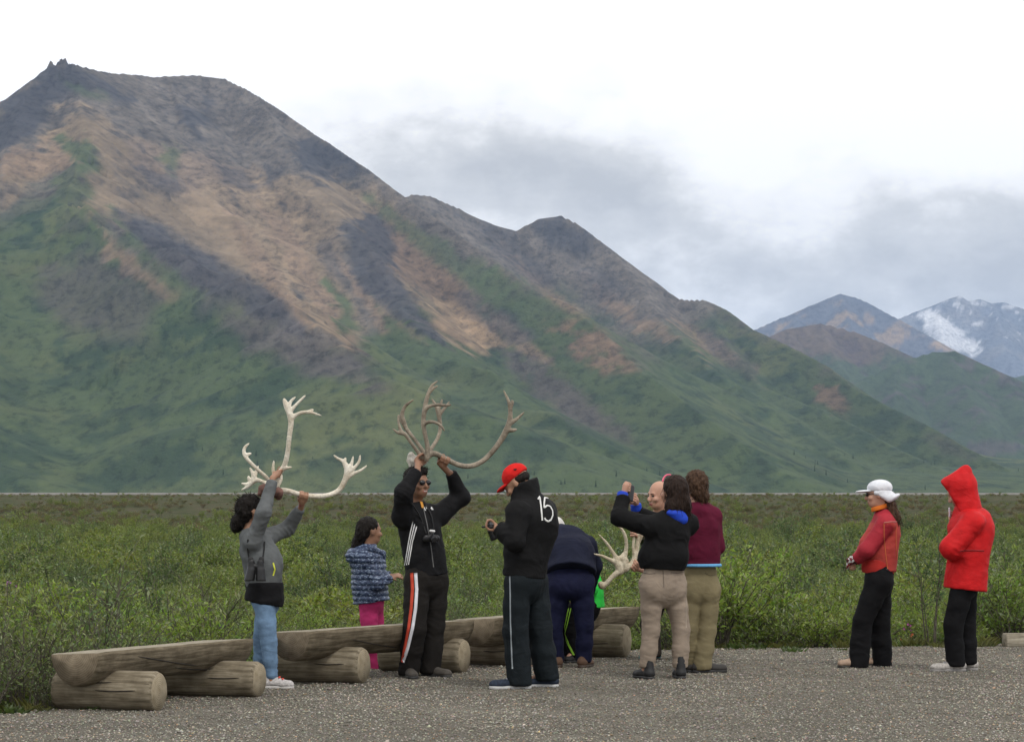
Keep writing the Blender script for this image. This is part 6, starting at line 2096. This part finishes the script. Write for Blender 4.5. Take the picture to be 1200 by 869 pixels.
def red_pick(C):
    p = to_px(C)
    el_ = f.j['elL']
    d = np.full(len(C), 9.0)
    for q in 'LR':
        for a_, b_ in (('sh', 'el'), ('el', 'wr')):
            a_, b_ = f.j[a_ + q], f.j[b_ + q]
            t = np.clip((C - a_) @ (b_ - a_) / ((b_ - a_) @ (b_ - a_)), 0, 1)
            d = np.minimum(d, np.linalg.norm(C - a_ - t[:, None] * (b_ - a_), axis=1))
    return np.where((p[:, 1] < 612) | (d < .084), 1, 0)


jk = f.top(None, r=(.172, .165, .172), f=.84, hem=-.0, sleeve=(.080, .068, .052), sh=.072, seed=10.1, wr=.006, collar=.062, collar_h=.03, cuffs=.0, mats=[CORAL, MAGR], pick=red_pick,
           extra=lambda S: S.ell(f.P(1022, 640, 0), (.11, .13, .13), None, .06))
SEAM = plain('orange_seam', (.50, .12, .04), .8)
f.strip('jacket', 'seam', [(1036, 612), (1036, 630), (1038, 650), (1040, 666)], .007, SEAM, jk)
f.strip('jacket', 'seam', [(1036, 612), (1044, 611), (1051, 611)], .007, plain('pale_seam', (.42, .16, .13), .8), jk)
f.strip('jacket', 'seam', [(1050, 614), (1050, 635), (1051, 655)], .007, SEAM, jk)
f.strip('jacket', 'hem_cord', [(1011, 663), (1025, 665), (1040, 667)], .010, plain('grey_cord', (.06, .05, .05), .8), jk)
S = Solid(.006)
S.cap(f.P(1030, 597, -.02), f.P(1037, 592, .0), .066, .064, .01); S.cut(f.P(1034, 590.5, 0), (-.3, 0, 1), .15); S.cut(f.P(1034, 596, 0), (.3, 0, -1), .15)
f.solid('collar', S, cloth('orange_fleece', (.50, .13, .02), .8), jk)
S = Solid(.0085)
S.cap(f.P(1030, 660, 0), f.P(1029, 664, 0), .165, None, 0, thin=(1, 0, 0), f=.85); S.cut(f.P(1029, 673, 0), (-.15, 0, -1), .4); S.cut(f.P(1030, 655, 0), (0, 0, 1), .4)
f.solid('shirt', S, cloth('red_shirt', (.38, .03, .025), .8))
BLKP = cloth('black_trouser_cloth', (.007, .007, .008), .85)
f.trousers(BLKP, r=(.108, .088, .086), seat=.108, wr=.007, seed=13.0, hem=.04, flare=1.05, sc=(6, 6, 9))
f.shoes(plain('tan_sandal', (.30, .21, .15), .7, var=.3), plain('dark_rubber', (.03, .025, .02)), l=.25, h=.05, name='sandal')
m = Mat('patterned_glove', .8, .2)
m.color(m.ramp(m.noise(38, 2, .5), [(.40, (.012, .012, .013)), (.47, (.30, .02, .03)), (.53, (.02, .02, .02)), (.60, (.65, .63, .62))]))
GL = m.m
for w, d in (((1003, 655, -.10), (-.5, .55, -.15)), ((1002, 656, .04), (-.5, -.4, -.2))):
    S = Solid(.0055); a = f.P(*w); d = unit(d)
    S.cap(a - d * .01, a + d * .05, .034, .038, .01)
    for o in (-.028, -.009, .010, .028):
        S.cap(a + d * .05 + np.array((0, 0, o)), a + d * .085 + np.array((-.01, 0, o - .015)), .012, .010, .004)
    f.solid('glove', S, GL)
S = Solid(.006)
H = f.H
S.ell(H(0, -.018, .055), np.array((.088, .108, .072)), f.HB, .02)
S.cut(H(0, 0, .028), -f.hu, .3)
WCAP = cloth('white_nylon_cap', (.62, .64, .68), .8)
cp = f.solid('cap', S, WCAP, wr=.003, seed=1.6)
S = Solid(.0055)
S.ell(H(0, .115, .034), np.array((.075, .080, .012)), f.HB, .01)
f.solid('visor', S, WCAP, cp)
S = Solid(.0055)
S.cap(H(0, -.03, .03), H(0, -.115, -.045), .086, .080, .02, thin=f.hu + .5 * f.hf, f=.28)
S.cap(H(-.07, .02, .02), H(-.075, -.09, -.045), .014, .024, .03); S.cap(H(.07, .02, .02), H(.075, -.09, -.045), .014, .024, .03)
f.solid('neck_flap', S, WCAP, cp, wr=.005, seed=2.6)
S = Solid(.006)
S.cap(f.P(1042, 588, -.02), f.P(1047, 606, -.03), .052, .055, .03); S.cap(f.P(1047, 606, -.03), f.P(1049, 621, -.04), .055, .025, .03)
f.hair(S, HAIR_BROWN, .008, 45, 10.5, name='ponytail', tufts=500, tl=.07, tw=.0018, dirn=(0, 0, -1.3), nw=.3)
S = Solid(.0035)
for q in (-1, 1):
    S.ell(H(.032 * q, .096, .004), np.array((.026, .012, .017)), f.HB, 0)
    S.cap(H(.055 * q, .09, .010), H(.078 * q, .0, .010), .004, None, .002)
f.solid('sunglasses', S, GLASS_DARK, rel=0)

# ------------------------------------------------------------------ 11: person in bright red hooded coat
f = Fig(788, 'person in bright red hooded coat and black trousers with head bowed', SK_FAIR, 1.70, foot_px=1122)
f.head_frame((1124, 576, .01), (-.82, .25, -.52), (-.45, .1, .85))
f.joints(neck=(1131, 597, .0), chest=(1136, 622, .0), waist=(1135, 648, .0), pelvis=(1133, 668, .0), shL=(1140, 612, -.16), shR=(1134, 610, .16),
         elL=(1114, 642, -.22), wrL=(1122, 652, -.06), elR=(1124, 640, .22), wrR=(1118, 614, .12),
         hipL=(1129, 684, -.075), hipR=(1132, 684, .08), knL=(1117, 732, -.07), knR=(1132, 733, .08), anL=(1120, 776, -.05), anR=(1134, 774, .08))
f.toe = {'L': unit((-1, -.1, 0)), 'R': unit((-1, .1, 0))}
f.body(hands=[lambda S: f.hand(S, f.P(1122, 652, -.06), (.4, .8, .2), (0, 0, -1)), lambda S: f.grip(S, f.P(1117, 611, .10), f.P(1115, 604, .05), (0, .2, 1), .012)])
REDC = cloth('bright_red_shell', (.46, .011, .013), .6)
jk = f.top(REDC, r=(.20, .188, .205), f=.90, hem=-.16, sleeve=(.098, .088, .060), sh=.085, seed=11.1, wr=.006, name='coat', collar=.085, collar_h=.02,
           extra=lambda S: (S.ell(f.P(1147, 620, .02), (.12, .16, .18), None, .07), S.ell(f.P(1119, 646, -.12), (.09, .1, .06), None, .04)))
f.strip('coat', 'waist_cord', [(1125, 645), (1140, 644.5), (1153, 645)], .012, plain('dark_red_cord', (.22, .008, .01), .8), jk)
S = Solid(.0065)
H = f.H
S.cap(f.P(1133, 596, 0), f.P(1130, 570, 0), .122, .100, .05)
S.cap(f.P(1130, 568, 0), f.P(1132, 553, 0), .088, .042, .05)
S.cap(f.P(1129, 563, 0), f.P(1112, 567, 0), .086, .058, .05)
S.cap(f.P(1132, 550, 0), f.P(1107, 568, 0), .028, .030, .05)
S.cap(f.P(1121, 565, -.055), f.P(1118, 584, -.05), .045, .045, .04)
S.cap(f.P(1121, 565, .055), f.P(1118, 584, .05), .045, .045, .04)
S.cut(f.P(1108.5, 574, 0), (-.86, 0, -.5), .17)
S.ell(f.P(1108, 579, .02), (.105, .048, .075), np.stack([f.hf, f.hr, f.hu]), .012, sub=True)
f.solid('hood', S, REDC, jk, wr=.006, seed=4.0)
f.trousers(BLKP, r=(.098, .080, .078), seat=.090, wr=.007, seed=14.0, hem=.06, sc=(6, 6, 9))
f.shoes(cloth('grey_sneaker', (.33, .31, .29), .75, var=.4, scale=50), plain('grey_sole', (.22, .21, .20)), l=.28, lace=plain('grey_lace', (.18, .18, .2)))
c = f.P(1112.5, 600, .05)
b = empty('white_phone', c, 'small white phone held close by the person in red coat', 'phone')
S = Solid(.004)
for q in np.linspace(-.03, .03, 6):
    S.cap(c + np.array((.008 * q, -.02, q)), c + np.array((.008 * q, .02, q)), .011, None, 0, thin=(1, 0, 0), f=.5)
V, F = S.mesh(); add_part('case', V, F, plain('white_case', (.6, .5, .58), .4), b)
S = Solid(.003); S.ell(c + np.array((.006, 0, 0)), (.003, .02, .026), None, 0)
V, F = S.mesh(); add_part('screen', V, F, GLASS_DARK, b)

# ------------------------------------------------------------------ log benches
def wood_material(name, lo, hi, grain_axis=(.6, 9, 9)):
    m = Mat(name, .9, .12)
    v = m.coord('Object', grain_axis)
    n = m.noise(4.5, 7, .66, v, .15)
    n2 = m.noise(9, 5, .6)
    c = m.ramp(n, [(.28, tuple(x * .45 for x in lo)), (.45, lo), (.7, hi)])
    m.color(m.mix(.7, c, m.ramp(n2, [(.3, (.55, .53, .5)), (.7, (1.2, 1.2, 1.2))]), 'MULTIPLY'))
    m.bump(m.math('ADD', n, m.math('MULTIPLY', n2, .4)), .6, .012)
    return m.m


def endgrain_material(name, lo, hi):
    m = Mat(name, .9, .15)
    w = m.n.new('ShaderNodeTexWave')
    w.wave_type = 'RINGS'; w.rings_direction = 'X'
    w.inputs['Scale'].default_value = 22; w.inputs['Distortion'].default_value = 2.5; w.inputs['Detail'].default_value = 3
    m.l.new(m.coord(), w.inputs['Vector'])
    n = m.noise(14, 5, .6)
    c = m.mix(.22, m.ramp(n, [(.3, lo), (.7, hi)]), m.ramp(w.outputs[0], [(.2, tuple(x * .5 for x in lo)), (.8, hi)]))
    m.color(c); m.bump(n, .5, .01)
    return m.m


BARK = wood_material('weathered_log', (.160, .134, .094), (.30, .262, .195))
SEATW = wood_material('weathered_seat', (.122, .100, .068), (.25, .212, .152))
SEAT_TOP = wood_material('worn_seat_top', (.25, .222, .17), (.39, .355, .285))
ENDG = endgrain_material('log_end_grain', (.20, .162, .105), (.35, .30, .215))
ENDG2 = endgrain_material('seat_end_grain', (.12, .095, .065), (.23, .19, .135))


def log_mesh(L, r0, r1, seed, half=False, depth=.2, bevel=.012):
    """log along local x from 0 to L; half = flat on top with a rounded belly (z 0 = flat top)"""
    rr = np.random.default_rng(seed)
    ns, nr = 30, 40
    xs = np.linspace(0, L, ns)
    V, rings = [], []
    for i, x in enumerate(xs):
        r = r0 + (r1 - r0) * x / L
        e = bevel if i in (0, ns - 1) else 0.0
        if not half:
            a = np.arange(nr) / nr * 2 * math.pi
            y, z = np.cos(a) * (r - e), np.sin(a) * (r - e)
        else:
            n_top = 12
            ab = np.linspace(math.pi, 2 * math.pi, nr - n_top + 1)
            y = np.concatenate([np.cos(ab) * (r - e), np.linspace(r - e, -(r - e), n_top + 1)[1:-1]])
            z = np.concatenate([np.sin(ab) * (depth - e) * (r / r0), np.zeros(n_top - 1)])
            y, z = y[:nr], z[:nr]
            z = z - (e * .4 if e else 0)
        k = len(y)
        q = np.stack([np.full(k, x), y * 4, z * 4], 1) * np.array((1.4, 1, 1)) + seed * 3.1
        d = 1 + .055 * fbm(q, 3)
        P = np.stack([np.full(k, x), y * d, z * (d if not half else np.where(z < -.005, d, 1))], 1)
        if half:
            P[:, 2] += np.where(np.abs(z) < .006, .006 * noise3(np.stack([np.full(k, x * 3), y * 14, y * 0 + seed], 1)), 0)
        if i in (0, ns - 1):
            P[:, 0] += noise3(P * 15 + seed) * .008
        V.append(P)
    k = len(V[0])
    V = np.concatenate(V)
    i = np.arange(ns - 1)[:, None] * k; j = np.arange(k)[None]
    side = np.stack([i + j, i + k + j, i + k + (j + 1) % k, i + (j + 1) % k], -1).reshape(-1, 4)
    c0, c1 = len(V), len(V) + 1
    V = np.concatenate([V, [V[:k].mean(0) - (.004, 0, 0), V[(ns - 1) * k:(ns) * k].mean(0) + (.004, 0, 0)]])
    jj = np.arange(k)
    caps0 = np.stack([np.full(k, c0), jj, (jj + 1) % k], 1)
    caps1 = np.stack([np.full(k, c1), (ns - 1) * k + (jj + 1) % k, (ns - 1) * k + jj], 1)
    mi = np.zeros(len(side), int)
    if half:
        mi = np.tile(np.where(np.arange(k) >= 28, 2, 0), ns - 1)
    return V, [side, np.concatenate([caps0, caps1])], np.concatenate([mi, np.ones(2 * k, int)])


def crack(parent, pts, name='crack'):
    V, F = tube(pts, [.0015] + [.0042] * (len(pts) - 2) + [.0015], 5)
    me = new_mesh(name, V, F, plain('crack_dark', (.02, .016, .012), .95), True)
    return link(name, me, parent)


def log_piece(name, p0, p1, r0, r1, seed, parent, half=False, depth=.2, mats=None):
    p0, p1 = np.asarray(p0, float), np.asarray(p1, float)
    d = p1 - p0
    L = float(np.linalg.norm(d))
    V, F, mi = log_mesh(L, r0, r1, seed, half, depth)
    me = new_mesh(name, V, F, None, False, mi, mats)
    o = link(name, me, parent)
    o.location = tuple(p0 - np.array(parent.location))
    o.rotation_euler = (-.05 if half else 0, -math.asin(d[2] / L), math.atan2(d[1], d[0]))
    rr = random.Random(seed)
    for q in range(2 if half else 2):                       # drying cracks running along the grain
        a = (3.35 + .5 * q + rr.uniform(0, .2)) if half else (2.55 + .55 * q + rr.uniform(-.1, .2))
        x0 = (rr.uniform(.15, .25) + .3 * q) * L; x1 = min(.97 * L, x0 + rr.uniform(.3, .45) * L)
        pts = []
        for t in np.linspace(0, 1, 9):
            x = x0 + (x1 - x0) * t; r = r0 + (r1 - r0) * x / L; aa = a + (.55 * t if half else .03 * math.sin(4 * t))
            k_ = (1 + .055 * float(fbm(np.array([[x * 1.4, math.cos(aa) * r * 4, math.sin(aa) * (depth if half else r) * 4]]) + seed * 3.1, 3)[0]))
            pts.append((x, math.cos(aa) * r * k_, math.sin(aa) * (depth if half else r) * k_))
        crack(o, np.array(pts))
    return o


def bench(label, near_c, far_c, top, width, depth, sup, seed):
    near_c, far_c = np.array(near_c, float), np.array(far_c, float)
    mid = (near_c + far_c) / 2
    root = empty('log_bench', (mid[0], mid[1], 0), label, 'bench', 'split log benches along the gravel')
    log_piece('seat', (*near_c, top), (*far_c, top), width / 2, width / 2 * .97, seed, root, True, depth, [SEATW, ENDG2, SEAT_TOP])
    for i, (rx, ry, r, lx, ly) in enumerate(sup):
        log_piece('support_log', (lx, ly, r + .01), (rx, ry, r + .01), r, r * .97, seed + 5 + i, root, False, mats=[BARK, ENDG])
    return root


bench('split log bench whose near end stands clear, beside the woman in jeans', (-2.95, 19.62), (-2.07, 21.5), .415, .40, .225,
      [(-2.39, 19.72, .140, -3.10, 19.95), (-1.82, 21.0, .137, -2.50, 21.23)], 1)
bench('split log bench with the girl behind it and the sunglasses man before it', (-1.70, 22.2), (-.47, 24.15), .435, .40, .225,
      [(-1.145, 22.5, .148, -1.83, 22.75), (-.39, 23.82, .148, -1.06, 24.08)], 2)
bench('split log bench behind the bent figure in navy', (-.32, 24.35), (1.0, 26.85), .44, .42, .24,
      [(.12, 24.75, .15, -.45, 24.98), (1.03, 26.05, .155, .32, 26.3)], 3)

# squared timber at the border of the gravel
tb = bpy.data.meshes.new('timber_beam')
p = ground_at(1177, 760)
L, w, h = 2.2, .16, .13
V = np.array([(x, y, z) for x in (0, .012, L) for y in (-w / 2, w / 2) for z in (-.03, h)], float)
V[0:4, 1] *= .92; V[[1, 3], 2] -= .012
F = np.array([(0, 1, 3, 2), (8, 10, 11, 9), (0, 4, 5, 1), (4, 8, 9, 5), (2, 3, 7, 6), (6, 7, 11, 10), (1, 5, 7, 3), (5, 9, 11, 7), (0, 2, 6, 4), (4, 6, 10, 8)])
me = new_mesh('timber_beam', V, F, SEAT_TOP, False)
o = link('timber_beam', me, label='pale squared timber lying at the gravel border past the red coat', category='timber')
o.location = (p[0], p[1], 0.02); o.rotation_euler = (0, 0, .12)

# stones and flowers in the small gap of the thicket
STONE = plain('pale_stone', (.27, .255, .235), .9, var=.35, scale=14)
rk = np.random.default_rng(12)
for i, (px, py, sz) in enumerate(((1058, 741, .055), (1064, 745, .045), (1052, 748, .04), (1070, 743, .06), (1076, 749, .045), (1049, 739, .05), (1061, 736, .04))):
    p = ground_at(px, py, -.12)
    z = float(ground_z(np.array([p[0]]), np.array([p[1]]))[0])
    S = Solid(.009)
    for k in range(4):
        S.ell((p[0] + rk.normal(0, sz * .35), p[1] + rk.normal(0, sz * .35), z + sz * .35), np.array((sz, sz * .9, sz * .65)) * rk.uniform(.6, 1.0, 3), None, .02)
    V, F = S.mesh()
    o = link('stone', new_mesh('stone', wrinkle(V, F, .006, (15, 15, 15), i) - np.array((p[0], p[1], z)), F, STONE, True), label='small pale stone in the thicket gap left of the red coat', category='stone', group='stones in the thicket gap')
    o.location = (p[0], p[1], z)


def flower_plant(px, py, Y, col, label, n=4):
    P = at(px, py, Y)
    z = float(ground_z(np.array([P[0]]), np.array([P[1]]))[0])
    root = empty('flowering_plant', (P[0], P[1], z), label, 'flower')
    st = []
    pet = []
    for k in range(n):
        top = np.array((P[0] + rk.normal(0, .05), P[1] + rk.normal(0, .05), P[2] + rk.normal(0, .035)))
        st.append(tube([(P[0] + rk.normal(0, .015), P[1], z - .02), (P[0] * .5 + top[0] * .5, P[1] * .5 + top[1] * .5, (z + top[2]) / 2), top], [.004, .003, .002], 4))
        for a in range(5):
            t = a * 1.2566 + rk.uniform(0, 1)
            d = np.array((math.cos(t), -.4, math.sin(t))); s_ = np.array((-math.sin(t), 0, math.cos(t)))
            V = np.array([top, top + d * .008 + s_ * .005, top + d * .013, top + d * .008 - s_ * .005])
            pet.append((V, np.array([[0, 1, 2, 3]])))
    V, F = merge(st); add_part('stems', V, F, STEM, root)
    V, F = merge(pet); add_part('petals', V, F, plain(label.split()[0] + '_petal', col, .7), root, smooth_shade=False, kind='stuff')


flower_plant(1066, 735, 28.6, (.45, .08, .35), 'pink flowering plant in the thicket gap left of the red coat')
flower_plant(1065, 744, 28.3, (.55, .14, .05), 'orange flowering plant beside the pale stones')
flower_plant(10, 684, 31.0, (.32, .14, .30), 'mauve flowering plant in the thicket left of the first bench')
